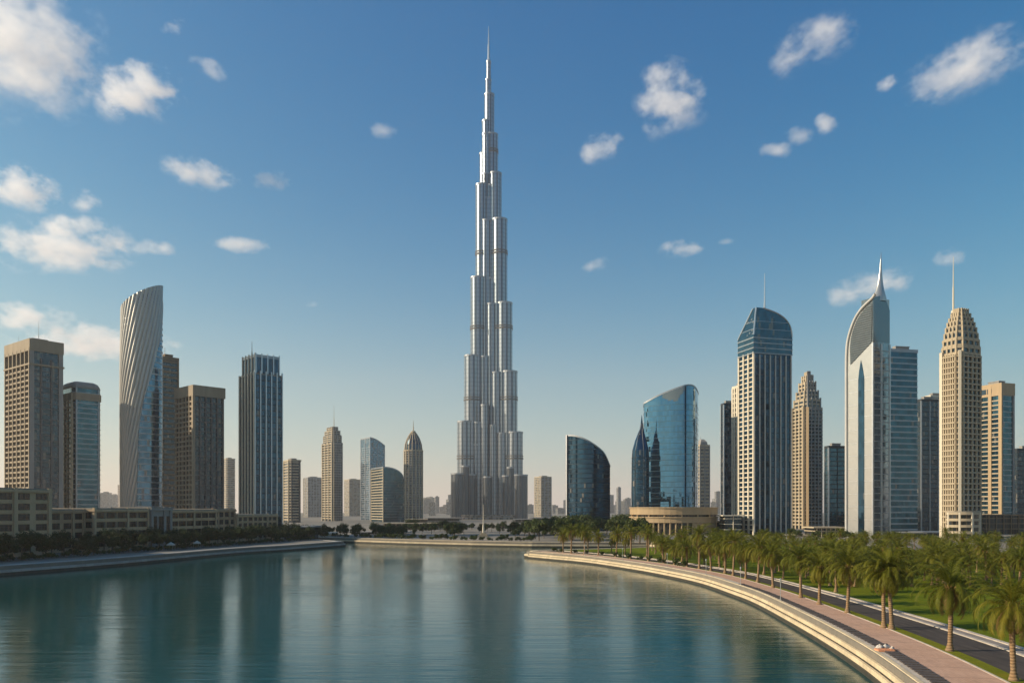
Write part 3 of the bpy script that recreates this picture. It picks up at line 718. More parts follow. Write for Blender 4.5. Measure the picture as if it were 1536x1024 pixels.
M['tubelow'] = plain('painted_reflection_cladding', (0.13, 0.135, 0.14), 0.35, 0.6, var=.3, streak=True)  # low tiers darkened by colour for the ground and trees they mirror
M['tubedk'] = plain('tube_glass_strip', (0.12, 0.15, 0.18), 0.22, 0.6, var=.2)
PXM = BD / F
def tube_tier(x, y, r, z1, z0=-.6, fl_=11):
    mb = MB(); pts = []; mats = []
    for k in range(fl_):
        a0 = 2 * math.pi * k / fl_; st = 2 * math.pi / fl_
        for q, rr in ((0, r), (.35, r), (.62, r), (.65, r * .96), (.97, r * .96)):
            pts.append((x + rr * math.cos(a0 + st * q), y + rr * math.sin(a0 + st * q))); mats.append(1 if q == .65 else 0)
    n = len(pts)
    for i in range(n):
        j = (i + 1) % n; mb.face([(*pts[i], z0), (*pts[j], z0), (*pts[j], z1), (*pts[i], z1)], [(i, z0), (i + .9, z0), (i + .9, z1), (i, z1)], mats[i])
    mb.face([(*p, z1) for p in pts])
    o = t.part(mb, 'tube_tier', [M['tube'] if z1 > H(697, BD) else M['tubelow'], M['tubedk']])
    rb = MB(); rb.strip([(x + r * math.cos(2 * math.pi * i / 20), y + r * math.sin(2 * math.pi * i / 20)) for i in range(20)], z1 - 2, 2.6, .5); rb.build('tier_rim', M['steel'], o)
    return o
MECH = [H(y_, BD) for y_ in (690, 603, 497, 385, 232)]
def wing(ang, tiers, f):
    ca, sa = math.cos(R(ang)), math.sin(R(ang))
    for k, (e, top) in enumerate(tiers):
        z = H(top, BD); r = (11.5 if e > 20 else 9.5 if e > 12 else 7.5 if e > 7 else 4.2) * PXM
        dist = max(0, (e * PXM - r)) / f
        tube_tier(dist * ca, dist * sa, r, z)
        if e > 12:      # the flanking half-tubes that widen each tier towards the core
            for sg in (-1, 1):
                dd = max(0, dist - r * 1.5); o_ = r * .75
                tube_tier(dd * ca - sg * o_ * sa, dd * sa + sg * o_ * ca, r * .7, z - 1.5, fl_=8)
        for zm in MECH:
            if zm < z - 6 and (k + 1 == len(tiers) or zm > -1):
                mb = MB(); ring = [(dist * ca + r * math.cos(2 * math.pi * i / 24), dist * sa + r * math.sin(2 * math.pi * i / 24)) for i in range(24)]
                mb.strip(ring, zm, 2.2, .9); t.part(mb, 'mechanical_floor_band', M['shade'])
                mb = MB(); mb.strip(ring, zm + 4.6, 1.6, .8); t.part(mb, 'mechanical_floor_band', M['shade'])
wing(207, [(55, 711), (46, 634), (36, 536), (27, 419), (19.5, 280), (10, 183)], .89)
wing(-27, [(58, 713), (51, 650), (43, 560), (35.5, 458), (28, 333), (19.5, 263), (14, 204), (8.5, 143)], .89)
wing(91, [(52, 660), (44, 590), (36, 500), (29, 430), (21, 310), (13, 230)], .8)
tube_tier(0, 0, 13 * PXM, H(300, BD)); tube_tier(0, 0, 7 * PXM, H(190, BD), z0=H(310, BD)); tube_tier(-.5, 0, 4.4 * PXM, H(120, BD), z0=H(195, BD)); tube_tier(0, -1, 3.4 * PXM, H(93, BD), z0=H(150, BD), fl_=8)
for k, (x_, y_, r_, top_) in enumerate(((-20, -22, 7, 668), (-6, -26, 6.5, 610), (8, -25, 7, 640), (22, -24, 7, 690), (-38, -30, 7, 700), (38, -30, 7, 702), (-1, -36, 7, 716))): tube_tier(x_, y_, r_, H(top_, BD), fl_=10)
mb = MB(); mb.tube((0, -1, H(95, BD)), (0, -1, H(68, BD)), 2.1, 1.6, 10); mb.tube((0, -1, H(68, BD)), (0, -1, H(40, BD)), 1.3, .35, 8); t.part(mb, 'spire', M['silver'])
mb = MB(); mb.prism(ell_fp(0, 0, 66, 50, 32), -.6, 8); mb.strip(ell_fp(0, 0, 66, 50, 32), 6.5, 2, 1); t.part(mb, 'podium', M['gl_far'])
# ------------------------------------------------------------------ right bank towers
# dark sail block
def arc_block(name, label, pxs, d, depth, bulge, topf, wall, slabmt, sl=(.6, .12), rim=True, fh=3.6, z_low=None):
    """a block with a bowed front between two bearings and a roof line given as pixels of height over the bearing"""
    n = 24; fr = []
    for i in range(n + 1):
        u = i / n; p = pxs[0] + (pxs[1] - pxs[0]) * u; dd = d - bulge * math.sin(math.pi * u); fr.append(px_point(p, dd))
    back = [px_point(pxs[1] + (pxs[0] - pxs[1]) * i / n, d + depth + bulge * .5 * math.sin(math.pi * i / n)) * 1.0 for i in range(n + 1)]
    # the back follows the front, kept at real width
    back = [Vector((fr[n - i].x, d + depth * (.35 + .65 * math.sin(math.pi * (i + .6) / (n + 1.2))))) for i in range(n + 1)]
    fp = [tuple(p) for p in fr] + [tuple(p) for p in back]
    t = Tower(name, label, fp, cat='tower')
    zz = [H(topf(i / n), d) for i in range(n + 1)]; zz = zz + zz[::-1]
    mb = MB(); mb.prism(t.fp, -.6, zz); t.part(mb, 'glass_wall', wall)
    if rim: mb = MB(); mb.strip(t.fp, lambda i: zz[i] - .6, 1.1, .35); t.part(mb, 'roof_rim', M['steel'])
    k = 0
    while 3 + k * fh < max(zz) - 2:
        z = 3 + k * fh; k += 1; mb = MB(); run = []; ok = [zq > z + 2 for zq in zz]
        if all(ok): mb.strip(t.fp, z, sl[0], sl[1])
        else:
            fr_ = [t.fp[i] for i in range(n + 1) if ok[i]]
            bk_ = [t.fp[i] for i in range(n + 1, 2 * n + 2) if ok[i]]
            if len(fr_) < 2: break
            mb.strip(bk_ + fr_, z, sl[0], sl[1], closed=False)
        t.part(mb, 'floor_band', slabmt)
    return t, zz
M['navyband'] = plain('navy_spandrel', (0.03, 0.05, 0.065), 0.3, 0.3)
def sail_top(u):
    p = 850 + 65 * u
    if p < 853: return 653
    return 653 + (p - 853) ** 1.75 / 62 ** 1.75 * 34 + (12 * max(0, (p - 903) / 12) ** 2 if p > 903 else 0)
t, zz = arc_block('sail_block', 'dark navy glass office block with a roof curving down to the right', (850, 915), 600, 26, 9, sail_top, M['gl_navy'], M['navyband'])
mb = MB()
p0 = Vector(t.fp[0]); p1 = Vector(t.fp[4]); nn = (p1 - p0).normalized(); nn = Vector((nn.y, -nn.x))
mb.box((p0.x + nn.x * .2, p0.y + nn.y * .2, -.6), ((p1 - p0).x * .14, (p1 - p0).y * .14, 0), (nn.x * .9, nn.y * .9, 0), (0, 0, zz[0] + 1.0)); t.part(mb, 'edge_fin', M['silver'])

# small onion-shaped dark tower beside the blue mirror tower
d = 560; c = px_point(961, d); t = Tower('pointed_block', 'dark glass block curving up to a sharp point beside the blue mirror tower', ell_fp(c.x, c.y, 6, 10, 20))
prof = [(792, 948, 974), (740, 947.5, 974), (690, 948, 974), (675, 949, 973.5), (660, 953, 970), (650, 957, 967), (643, 960, 965.5), (635, 961.3, 964.6), (622, 962.7, 963.3)]
rows = []
for py, l, r in prof:
    hw = (r - l) / 2 / F * d; xo = ((l + r) / 2 - 961) / F * d
    rows.append(([(xo + hw * (abs(math.cos(q)) ** .7) * (1 if math.cos(q) > 0 else -1), 1 + hw * .9 * math.sin(q)) for q in (2 * math.pi * i / 24 + .13 for i in range(24))], H(py, d)))
rows[0] = (rows[0][0], -.6)
mb = MB(); mb.loft(rows); t.part(mb, 'glass_wall', M['gl_navy'])
for k in range(14):
    z = 4 + k * 3.7
    if z < H(678, d): mb = MB(); mb.strip(rows[2][0], z, .5, .15); t.part(mb, 'floor_band', M['navyband'])
for q in (15, 18, 21):
    mb = MB()
    for (a_, za), (b_, zb_) in zip(rows[:-2], rows[1:-1]): mb.tube((*a_[q], za), (*b_[q], zb_), .22, .22, 5)
    t.part(mb, 'edge_rib', M['dark'])

# blue mirror tower on the ring podium
d = 560; fr = []
K = [(966, 576, 600), (972, 573, 597.5), (985, 569, 591.5), (998, 566, 586.5), (1010, 563.5, 582.5), (1020, 562, 579.5), (1027, 561.5, 577.5), (1034, 563, 576), (1040, 567, 576), (1044, 573, 577.5), (1047, 584, 580)]
# resample finely
KK = catmull([(k[0], k[1]) for k in K], 3); KT = catmull([(k[0], k[2]) for k in K], 3)
fr = [px_point(p[0], p[1]) for p in KK]; nf = len(fr)
bk = [Vector((fr[nf - 1 - i].x + 3, 596 + 26 * math.sin(math.pi * i / (nf - 1)))) for i in range(nf)]
fp = [tuple(p) for p in fr + bk]; t = Tower('mirror_tower', 'broad sky blue mirror glass tower with slanting roof above a round sandstone podium', fp)
zz = [H(k[1], d) for k in KT]; zz = zz + zz[::-1]
mb = MB(); mb.prism(t.fp, -.6, zz); t.part(mb, 'glass_wall', M['gl_mirror'], smooth=False)
mb = MB(); mb.strip(t.fp, lambda i: zz[i] - .5, 1.0, .25); t.part(mb, 'roof_rim', M['steel'])
M['blueband'] = plain('blue_spandrel', (0.10, 0.17, 0.22), 0.25, 0.6)
k = 0
while 16 + k * 3.9 < H(603, d): mb = MB(); mb.strip(t.fp, 16 + k * 3.9, .35, .08); t.part(mb, 'floor_band', M['blueband']); k += 1
for i0, i1, dep in ((8, 9, 8), (9, 10, 11), (10, 11, 15), (11, 12, 15), (12, 13, 19), (13, 14, 19), (14, 15, 16), (15, 16, 12), (16, 17, 11), (17, 18, 8), (18, 19, 6)):
    mb = MB(); A_ = Vector(t.fp[i0]); B_ = Vector(t.fp[i1]); nn = (B_ - A_).normalized(); nn = Vector((nn.y, -nn.x)) * .22
    q = [A_ + nn, B_ + nn]; za, zb_ = zz[i0] - .7, zz[i1] - .7; lo = (zz[i0] + zz[i1]) / 2 - dep * d / F
    mb.face([(*q[0], lo), (*q[1], lo), (*q[1], zb_), (*q[0], za)]); mb.face([(*A_, lo), (*B_, lo), (*q[1], lo), (*q[0], lo)][::-1]); mb.face([(*A_, lo), (*q[0], lo), (*q[0], za), (*A_, za)]); mb.face([(*q[1], lo), (*B_, lo), (*B_, zb_), (*q[1], zb_)])
    t.part(mb, 'pale_top_patch', M['gl_pale'])  # pale stepped patch just proud of the glass below the roof line
# its ring podium
d = 500; rx = 64 / F * (d + 27); c = px_point(1010, d + 27); fp = ell_fp(c.x, c.y, rx, 27, 48)
t = Tower('ring_podium', 'round sandstone podium with two ring cornices and tall columns under the mirror tower', fp, cat='building')
z1, z2 = H(763, d), H(780, d)
t.walls(z1 - 1, M['gl_room'], fp=shrink(t.fp, .93)); t.walls(z2, M['gl_dark'], fp=shrink(t.fp, .86), roof=False, name='inner_wall')
for z, h in ((z1 - 3.6, 4.6), (z2 - 1.6, 3.6)):
    mb = MB(); mb.strip(t.fp, z, h, 0.3, pi=3.0); mb.strip(t.fp, z + h - .5, .7, .8, pi=3.0); t.part(mb, 'ring_cornice', M['gold'])
for i in range(48):
    p = Vector(t.fp[i]) * .975; mb = MB(); mb.tube((p.x, p.y, -.6), (p.x, p.y, z2 - 1.2), .62, .55, 10); mb.tube((p.x, p.y, -.6), (p.x, p.y, .9), .95, .8, 10); t.part(mb, 'column', M['gold'])
for i in range(0, 48, 3):
    p = Vector(t.fp[i]) * .97; mb = MB(); mb.tube((p.x, p.y, z2 + 1.5), (p.x, p.y, z1 - 3), .55, .55, 8); t.part(mb, 'upper_column', M['gold'])
a0 = [t.fp[i] for i in range(38, 45)]; mb = MB(); mb.strip([tuple(Vector(p) * .985) for p in a0], -.6, z2 - 1.2, .25, pi=2, closed=False); t.part(mb, 'entrance_wall', M['gold'])
d = 820; t, hh = far_tower('residential_tower', 'grey stepped tower peeping out behind the right edge of the mirror tower', rect_fp(1042, 1050, 1064, d, 12), d, 668, M['gl_far'], (1.2, .4), M['sand'], piers=[(0, 3, 1.2, .6, M['greystone'])])
mb = MB(); mb.loft([(shrink(t.fp, .8), hh), (shrink(t.fp, .7), hh + 4), (shrink(t.fp, .3), hh + 7)]); t.part(mb, 'crown', M['greystone']); t.mast(1051, 654, 828, hh + 6, .4)
d = 640; t, hh = far_tower('office_tower', 'dark glass slab left of the domed tower, behind the white canopy', rect_fp(1082, 1086, 1102, d, 8), d, 606, M['gl_dark'], (.8, .15), M['dark'], piers=[(3, 2, 1.2, .5, M['silver'])])
d = 600; t, hh = far_tower('office_tower', 'thin cream edged slab rising just behind the domed tower left side', rect_fp(1099, 1110, 1124, d, 14), d, 579, M['gl_dark'], (1.0, .4), M['cream'], edges=[3], piers=[(3, 4, 2.0, .7, M['cream'])])
# domed dark tower with white fins
d = 500; fp = rect_fp(1109, 1131, 1186, d, 16); t = Tower('domed_tower', 'dark glass tower with white vertical fins, quarter dome roof and slim mast', fp)
h1, h2, h3 = H(530, d), H(502, d), H(461, d); t.walls(h1, M['gl_navy'], roof=False)
t.slabs(3, h1 - 2, 3.6, .5, .1, M['navyband'], edges=[0]); t.slabs(3, h1 - 2, 3.0, .7, .3, M['cream'], edges=[3])
t.piers(3, 4, 1.3, .8, M['cream'], h1 + 1, name='fin'); t.piers(0, 8, .5, .9, M['white'], h1 - .5, name='fin')
cr = offset(t.fp, .7); t.walls(h2, M['gl_teal'], fp=cr, z0=h1, name='crown_wall', roof=False); t.slabs(h1, h2, 3.2, .7, .25, M['steel'], fp=cr, name='crown_band')
A_, T_, N_, L_ = edge(cr, 0); B_, T2, N2, L2 = edge(cr, 3); rows = []
for k in range(15):
    tt = k / 14; u = math.sqrt(max(0, 1 - (tt ** 1.5) ** 2)) * .94 + .06 * (1 - tt); v = 1 - .82 * tt; o_ = .15 * tt
    P0 = A_ + T_ * L_ * 0.10 * tt * .6
    q = [P0, A_ + T_ * L_ * max(u, .24), A_ + T_ * L_ * max(u, .24) - T2 * L2 * v, P0 - T2 * L2 * v]
    rows.append(([tuple(x) for x in q], h2 + (h3 - h2) * tt))
mb = MB(); mb.loft(rows); t.part(mb, 'dome_roof', M['gl_teal'])
for k in (3, 7): mb = MB(); mb.strip(rows[k][0], rows[k][1], .3, .1); t.part(mb, 'dome_band', M['steel'])
for e in (0, 1, 3):
    mb = MB()
    for (a_, za), (b_, zb_) in zip(rows, rows[1:]): mb.tube((*a_[e], za), (*b_[e], zb_), .45, .45, 6)
    t.part(mb, 'dome_rib', M['silver'])
t.mast(1147, 410, d + 6, H(488, d), .75, M['silver'])
# sand stepped tower
d = 660; fp = chamfer(rect_fp(1187, 1208, 1236, d, 14), 2.2); t = Tower('residential_tower', 'hazy sand coloured stepped tower between the domed tower and white curved tower', fp)
hh = H(612, d); t.walls(hh, M['gl_dark']); t.slabs(3, hh, 3.0, 1.1, .7, M['sand'], edges=[7]); t.slabs(3, hh, 3.0, .95, .4, M['greystone'], edges=[0, 1, 2])
t.piers(7, 4, 1.6, 1.1, M['sand'], hh); t.piers(0, 2, 2.2, 1.1, M['gold'], hh + 1); t.piers(1, 5, .9, .6, M['greystone'], hh + 1); t.piers(7, 2, 2.4, 1.3, M['sand'], hh + 2)
for s_, pa, pb in ((.9, 612, 598), (.74, 598, 586), (.56, 586, 572), (.36, 572, 562), (.16, 562, 556)):
    f_ = shrink(t.fp, s_); t.walls(H(pb, d), M['gl_dark'], fp=f_, z0=H(pa, d) - .5, name='crown_wall', roof=True); t.slabs(H(pa, d), H(pb, d) - .5, 3.2, 1.4, .3, M['sand'], fp=f_, name='crown_slab')
    t.piers(7, 3, 1.4, .6, M['sand'], H(pb, d) + .8, z0=H(pa, d), fp=f_, name='crown_pier'); t.piers(1, 4, 1.2, .6, M['greystone'], H(pb, d) + 1.5, z0=H(pa, d), fp=f_, name='crown_pier')
d = 620; far_tower('glass_tower', 'narrow teal glass tower left of the white curved tower', rect_fp(1237, 1243, 1269, d, 8), d, 670, M['gl_teal'], (.6, .12), M['dark'], piers=[(3, 2, 1.0, .5, M['silver']), (0, 3, .6, .3, M['dark'])])
# white curved tower with the spire
d = 440; fp = rect_fp(1270, 1309, 1334, d, 24); t = Tower('curved_tower', 'white tower whose curved edge sweeps up into a needle spire above grey louvres', fp)
A_, T_, N_, L_ = edge(t.fp, 0); B_, T2, N2, L2 = edge(t.fp, 3)          # T2 runs from the far left corner to the near corner
def onface(px, py):    # position along the left wall (0 far left, 1 near corner) seen on bearing px
    C = px_point(1309, d); tl = (px - HX) / F; Lv = -T2
    s = (C.x - tl * C.y) / (-Lv.x + tl * Lv.y); dd = C.y + Lv.y * s
    return 1 - s / L2, z_at(py, dd) - GZ
W = [(1270, 812), (1309, 812)]
body_h = H(512, d)
lft = [onface(*q) for q in ((1270, 545), (1271, 520), (1273.5, 505), (1278, 490), (1284, 476), (1292, 464), (1300, 455.5), (1309, 449))]
P2 = lambda u, z, out=0.0: (B_.x + T2.x * u * L2 + N2.x * out, B_.y + T2.y * u * L2 + N2.y * out, z)
dep = -N2 * 0
Rv = T_ * L_                                            # depth of the block along the right wall
# lower body
t.walls(H(545, d), M['pearl'], roof=False, name='lower_body')
zc = H(512, d); zl = lft[0][1]
poly = [(0, H(545, d)), (1, H(545, d)), (1, H(446, d))] + [(u, z) for u, z in lft[::-1]][1:-1]
def extr(mb, poly, out0, depth):
    f0 = [P2(u, z, out0) for u, z in poly]; n = len(poly); f1 = [(p[0] + depth.x, p[1] + depth.y, p[2]) for p in f0]
    mb.face(f0); mb.face(f1[::-1])
    for i in range(n):
        j = (i + 1) % n; mb.face([f0[j], f0[i], f1[i], f1[j]])
mb = MB(); extr(mb, poly, 0, Rv); t.part(mb, 'upper_body', M['pearl'])
# louvred field, set just proud of the wall and ruled with slats
fld = [onface(*q) for q in ((1276, 547), (1307.5, 513.5), (1322, 470), (1308, 455), (1300, 461), (1292, 469.5), (1285, 481), (1280, 494), (1276.5, 508), (1275.3, 522))]
fld = [(min(u, .985), z) for u, z in fld]
mb = MB(); extr(mb, fld, .25, Vector((-N2.x * .2, -N2.y * .2))); fo = t.part(mb, 'louvre_field', M['louvre'])
zlo, zhi = min(z for u, z in fld), max(z for u, z in fld); k = 0
while zlo + 1 + k * 1.25 < zhi - .6:
    z = zlo + 1 + k * 1.25; k += 1; xs = []
    for (u0, z0_), (u1, z1_) in zip(fld, fld[1:] + fld[:1]):
        if (z0_ - z) * (z1_ - z) < 0: xs.append(u0 + (u1 - u0) * (z - z0_) / (z1_ - z0_))
    if len(xs) >= 2:
        mb = MB(); a_, b_ = min(xs), max(xs); p = P2(a_, z, .2); mb.box(p, (T2.x * (b_ - a_) * L2, T2.y * (b_ - a_) * L2, 0), (N2.x * .45, N2.y * .45, 0), (0, 0, .16)); mb.build('louvre', M['louvre'], fo)
# white curved rim
mb = MB(); rim = [onface(*q) for q in ((1270, 800), (1270, 700), (1270, 600), (1270, 545), (1271, 520), (1273.5, 505), (1278, 490), (1284, 476), (1292, 464), (1300, 455.5), (1309, 447), (1313, 441))]
rim = catmull(rim, 3)
ctr = [Vector(P2(u, z, .2)) for u, z in rim]; rg = []
for i in range(len(ctr)):
    tg = (ctr[min(i + 1, len(ctr) - 1)] - ctr[max(i - 1, 0)]).normalized(); a_ = Vector((N2.x, N2.y, 0)); b_ = tg.cross(a_).normalized()
    rg.append([ctr[i] + a_ * (.9 * math.cos(q)) + b_ * (.8 * math.sin(q)) for q in (2 * math.pi * k / 10 for k in range(10))])
for A2, B2 in zip(rg, rg[1:]):
    for k in range(10): mb.face([A2[k], B2[k], B2[(k + 1) % 10], A2[(k + 1) % 10]])
t.part(mb, 'curved_rim', M['white'], smooth=True)
# spire: the curved edge and the roof fin close into a needle
base = Vector((t.root.location.x, t.root.location.y, GZ)); rows = []
for py, xl, xr in ((452, 1303, 1330), (447, 1306.5, 1329.5), (442, 1310, 1328), (436, 1313, 1326.5), (428, 1315.6, 1325), (418, 1317.5, 1323.9), (405, 1319.2, 1323), (391, 1320.4, 1322.4), (378, 1321.35, 1321.75)):
    c_ = px_point((xl + xr) / 2, d + 4) - Vector((base.x, base.y)); hw = (xr - xl) / 2 / F * d
    rows.append((ell_fp(c_.x, c_.y, hw, min(2.2, hw * .6), 16), H(py, d + 4)))
mb = MB(); mb.loft(rows); t.part(mb, 'spire', M['pearl'], smooth=True)
# roof fin to the right of the spire
mb = MB(); q = t.fp[1]; pr = Vector(t.fp[0]) * .35 + Vector(t.fp[1]) * .65
roof = [(Vector(t.fp[0]), H(446, d)), (pr, H(440, d) ), (Vector(t.fp[1]), H(462, d))]
back = -T2 * min(L2, 8)
f0 = [(*Vector(t.fp[0]), H(512, d)), (*Vector(t.fp[1]), H(512, d)), (*roof[2][0], roof[2][1]), (*roof[1][0], roof[1][1]), (*roof[0][0], roof[0][1])]
f0 = [(p[0] + N_.x * .3, p[1] + N_.y * .3, p[2]) for p in f0]; f1 = [(p[0] + back.x, p[1] + back.y, p[2]) for p in f0]
mb.face(f0); mb.face(f1[::-1])
for i in range(5): j = (i + 1) % 5; mb.face([f0[j], f0[i], f1[i], f1[j]])
t.part(mb, 'roof_fin', M['gl_pale'])
# right wall glazing and its bands; white wall bands
mb = MB(); a_ = Vector(t.fp[0]) + N_ * .2 + T_ * .6; L3 = L_ - .6
mb.face([(*a_, -.6), (*(a_ + T_ * L3), -.6), (*(a_ + T_ * L3), H(512, d)), (*a_, H(512, d))], [(0, 0), (L3, 0), (L3, 130), (0, 130)]); mb.face([(*a_, -.6), (*a_, H(512, d)), (*(a_ - N_ * .3), H(512, d)), (*(a_ - N_ * .3), -.6)])
t.part(mb, 'right_glazing', M['gl_pale'])
k = 0
while 3 + k * 3.6 < H(516, d): mb = MB(); mb.strip([tuple(Vector(t.fp[0]) + T_ * .5), t.fp[1]], 3 + k * 3.6, .45, .42, closed=False); t.part(mb, 'floor_band', M['steel']); k += 1
t.piers(0, 3, .9, .6, M['silver'], H(514, d), name='fin')
for k in range(32):
    z = 3 + k * 7.2
    if z > H(548, d): break
    mb = MB(); mb.strip([P2(.07, 0, 0)[:2], P2(.40, 0, 0)[:2]], z, .22, .06, closed=False); mb.strip([P2(.68, 0, 0)[:2], P2(.97, 0, 0)[:2]], z, .22, .06, closed=False); t.part(mb, 'joint_band', M['silver'])
slit = [onface(*q) for q in ((1287.5, 806), (1296.5, 806), (1296.5, 566), (1293.5, 548), (1291.5, 540), (1289, 556), (1287.5, 570))]
slit = [(u, max(z, .2)) for u, z in slit]
mb = MB(); f0 = [P2(u, z, .16) for u, z in slit]; uvs = [(u * L2, z) for u, z in slit]; mb.face(f0, uvs); f1 = [P2(u, z, -.1) for u, z in slit]
for i in range(len(f0)): j = (i + 1) % len(f0); mb.face([f0[j], f0[i], f1[i], f1[j]])
t.part(mb, 'tall_window_slit', M['gl_navy'])
# blue banded slab behind
d = 500; far_tower('glass_tower', 'blue banded glass slab directly behind the white curved tower', rect_fp(1330, 1336, 1376, d, 12), d, 525, M['gl_teal'], (.9, .2), M['steel'], edges=[0, 1, 3])
d = 600; t, hh = far_tower('office_tower', 'dark narrow tower between the blue slab and the stepped sand tower', rect_fp(1377, 1382, 1407, d, 12), d, 600, M['gl_dark'], (.6, .15), M['dark'], piers=[(0, 3, .8, .4, M['steel'])])
d = 690; far_tower('residential_tower', 'cream top of a tower showing above the dark narrow tower', rect_fp(1388, 1396, 1416, d, 12), d, 594, M['gl_dark'], (1.6, .4), M['cream'])
# stepped sand tower with balconies
d = 415; fp = chamfer(rect_fp(1408, 1440, 1474, d, 25), 2.2); t = Tower('residential_tower', 'tall sand coloured balcony tower with stepped crown and long mast on the right bank', fp)
hh = H(530, d); t.walls(hh, M['gl_dark'], roof=False)
t.slabs(3, hh, 2.9, .75, 1.2, M['sand'], edges=[7]); t.slabs(3, hh, 2.9, .75, .9, M['sand'], edges=[0, 1, 2])
t.piers(7, 7, .6, 1.0, M['sand'], hh); t.piers(1, 5, .9, .7, M['sand'], hh); t.piers(0, 2, 1.3, 1.5, M['cream'], hh + 2, at=[.5]); t.piers(7, 2, 1.6, 1.4, M['cream'], hh + 2, at=[0.0])
for s_, pa, pb in ((.965, 530, 518), (.92, 518, 507), (.86, 507, 497), (.79, 497, 488), (.70, 488, 480), (.60, 480, 473), (.48, 473, 466), (.36, 466, 459)):
    f_ = shrink(t.fp, s_); t.walls(H(pb, d), M['gl_dark'], fp=f_, z0=H(pa, d) - .5, name='crown_wall'); t.slabs(H(pa, d), H(pb, d) - .5, 3.3, 1.3, .5, M['sand'], fp=f_, name='crown_slab')
    t.piers(7, 4, .9, .6, M['sand'], H(pb, d) + .6, z0=H(pa, d), fp=f_, name='crown_pier'); t.piers(1, 4, .9, .6, M['sand'], H(pb, d) + .6, z0=H(pa, d), fp=f_, name='crown_pier')
t.mast(1430, 385, 428, H(459, d), .55, M['cream'])
d = 398; c = px_point(1456, d); fp = ell_fp(c.x, c.y + 7, 7.4, 6.5, 24); t = Tower('round_annex', 'low round banded block at the foot of the stepped sand tower', fp, cat='building')
hh = H(768, d); t.walls(hh, M['gl_room']); t.slabs(.5, hh - 1, 3.2, 1.3, .6, M['sand']);
for e in range(12, 24, 3): t.piers(e, 1, .9, .8, M['cream'], hh, at=[.5])
d = 540; fp = rect_fp(1470, 1502, 1520, d, 20); t = Tower('residential_tower', 'beige framed tower with glass bays standing right of the stepped sand tower', fp)
hh = H(577, d); t.walls(hh, M['gl_teal']); t.slabs(3, hh - 8, 3.1, .8, .5, M['sand'], edges=[3]); t.slabs(3, hh - 3, 3.6, .5, .15, M['steel'], edges=[0])
t.piers(3, 3, 2.4, .9, M['gold'], hh); t.piers(0, 2, 1.6, .6, M['greystone'], hh)
mb = MB(); mb.strip(t.fp, hh - 7, 8.4, .75); t.part(mb, 'roof_band', M['gold'])
mb = MB(); a_, t_, n_, L_ = edge(t.fp, 3)
for q in (.12, .38): p = a_ + t_ * L_ * q + n_ * .7; mb.box((p.x, p.y, hh - 5.2), (t_.x * 3.4, t_.y * 3.4, 0), (n_.x * .15, n_.y * .15, 0), (0, 0, 3.4))
t.part(mb, 'top_window', M['gl_dark']); t.lift_room(hh + 1, .5, 2.5)
d = 620; far_tower('office_tower', 'dark glass block cut off by the right edge of the photo', rect_fp(1521, 1526, 1565, d, 10), d, 674, M['gl_dark'], (.6, .12), M['dark'], edges=[0, 3])
# slim far pencil tower
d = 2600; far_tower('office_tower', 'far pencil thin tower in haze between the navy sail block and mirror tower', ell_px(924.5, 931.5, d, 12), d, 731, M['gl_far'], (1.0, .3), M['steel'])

# ------------------------------------------------------------------ left waterfront blocks
M['win'] = glass('waterfront_window', (0.03, 0.035, 0.04), 0.12, 0.55, cell=(1.4, 9), tint=.5, mull=.08, mcol=(.1, .08, .06))
def win_mesh(w_, h_, mt, fm):
    mb = MB(); mb.box((-w_ / 2, -.12, 0), (w_, 0, 0), (0, .1, 0), (0, 0, h_), 0)
    for x in (-w_ / 2, -.06, w_ / 2 - .12): mb.box((x, -.2, 0), (.12, 0, 0), (0, .22, 0), (0, 0, h_), 1)
    for z in (0, h_ * .62, h_ - .12): mb.box((-w_ / 2 + .12, -.18, z), (w_ - .24, 0, 0), (0, .2, 0), (0, 0, .12), 1)
    return mb
def waterfront(name, label, a, b, depth, top, stone_, bays, floors, ww=.62, tall=False, cat='building'):
    a = Vector(a); b = Vector(b); t_ = (b - a).normalized(); n_ = Vector((t_.y, -t_.x)); L = (b - a).length
    fp = [tuple(a), tuple(b), tuple(b - n_ * depth), tuple(a - n_ * depth)]
    t = Tower(name, label, fp, cat=cat); hh = top - GZ
    t.walls(hh, stone_, name='wall')
    fh = (hh - 1.5) / floors; bw = L / bays; ang = math.atan2(t_.y, t_.x)
    proto = None
    def put(e, q, z, wdt):
        nonlocal proto
        A_, T_, N_, L_ = edge(t.fp, e); p = A_ + T_ * q
        if proto is None:
            proto = win_mesh(wdt, fh * .62, M['win'], M['dark']).build('window', [M['win'], M['dark']], t.root); o = proto
        else:
            o = proto.copy(); COL.objects.link(o)
        o.location = (p.x, p.y, z); o.rotation_euler = (0, 0, math.atan2(T_.y, T_.x))
    for k in range(floors):
        for j in range(bays): put(0, (j + .5) * bw, .9 + k * fh + fh * .2, bw * ww)
        nb = max(1, int(depth / bw))
        if floors * (bays + nb) <= 100:
            for j in range(nb): put(3, (j + .5) * depth / nb, .9 + k * fh + fh * .2, bw * ww)
    for j in range(bays + 1):
        if j % (3 if not tall else 2) == 0 or j == bays: t.piers(0, 1, .9 if not tall else 1.3, .55, stone_, hh + .6, at=[j / bays])
    t.piers(3, max(2, int(depth / bw / 2)), 1.0, .55, stone_, hh + .6)
    for k in range(1, floors + 1):
        mb = MB(); mb.strip(t.fp, .9 + k * fh - .25, .35 if k < floors else .8, .3 if k < floors else .8); t.part(mb, 'string_course' if k < floors else 'cornice', stone_)
    return t
def sh(s, o):      # along the left shore: distance s past the first point, o metres inland
    p0 = Vector((-149, 222)); dr = Vector((54, 208)).normalized(); return p0 + dr * s + Vector((-dr.y, dr.x)) * o
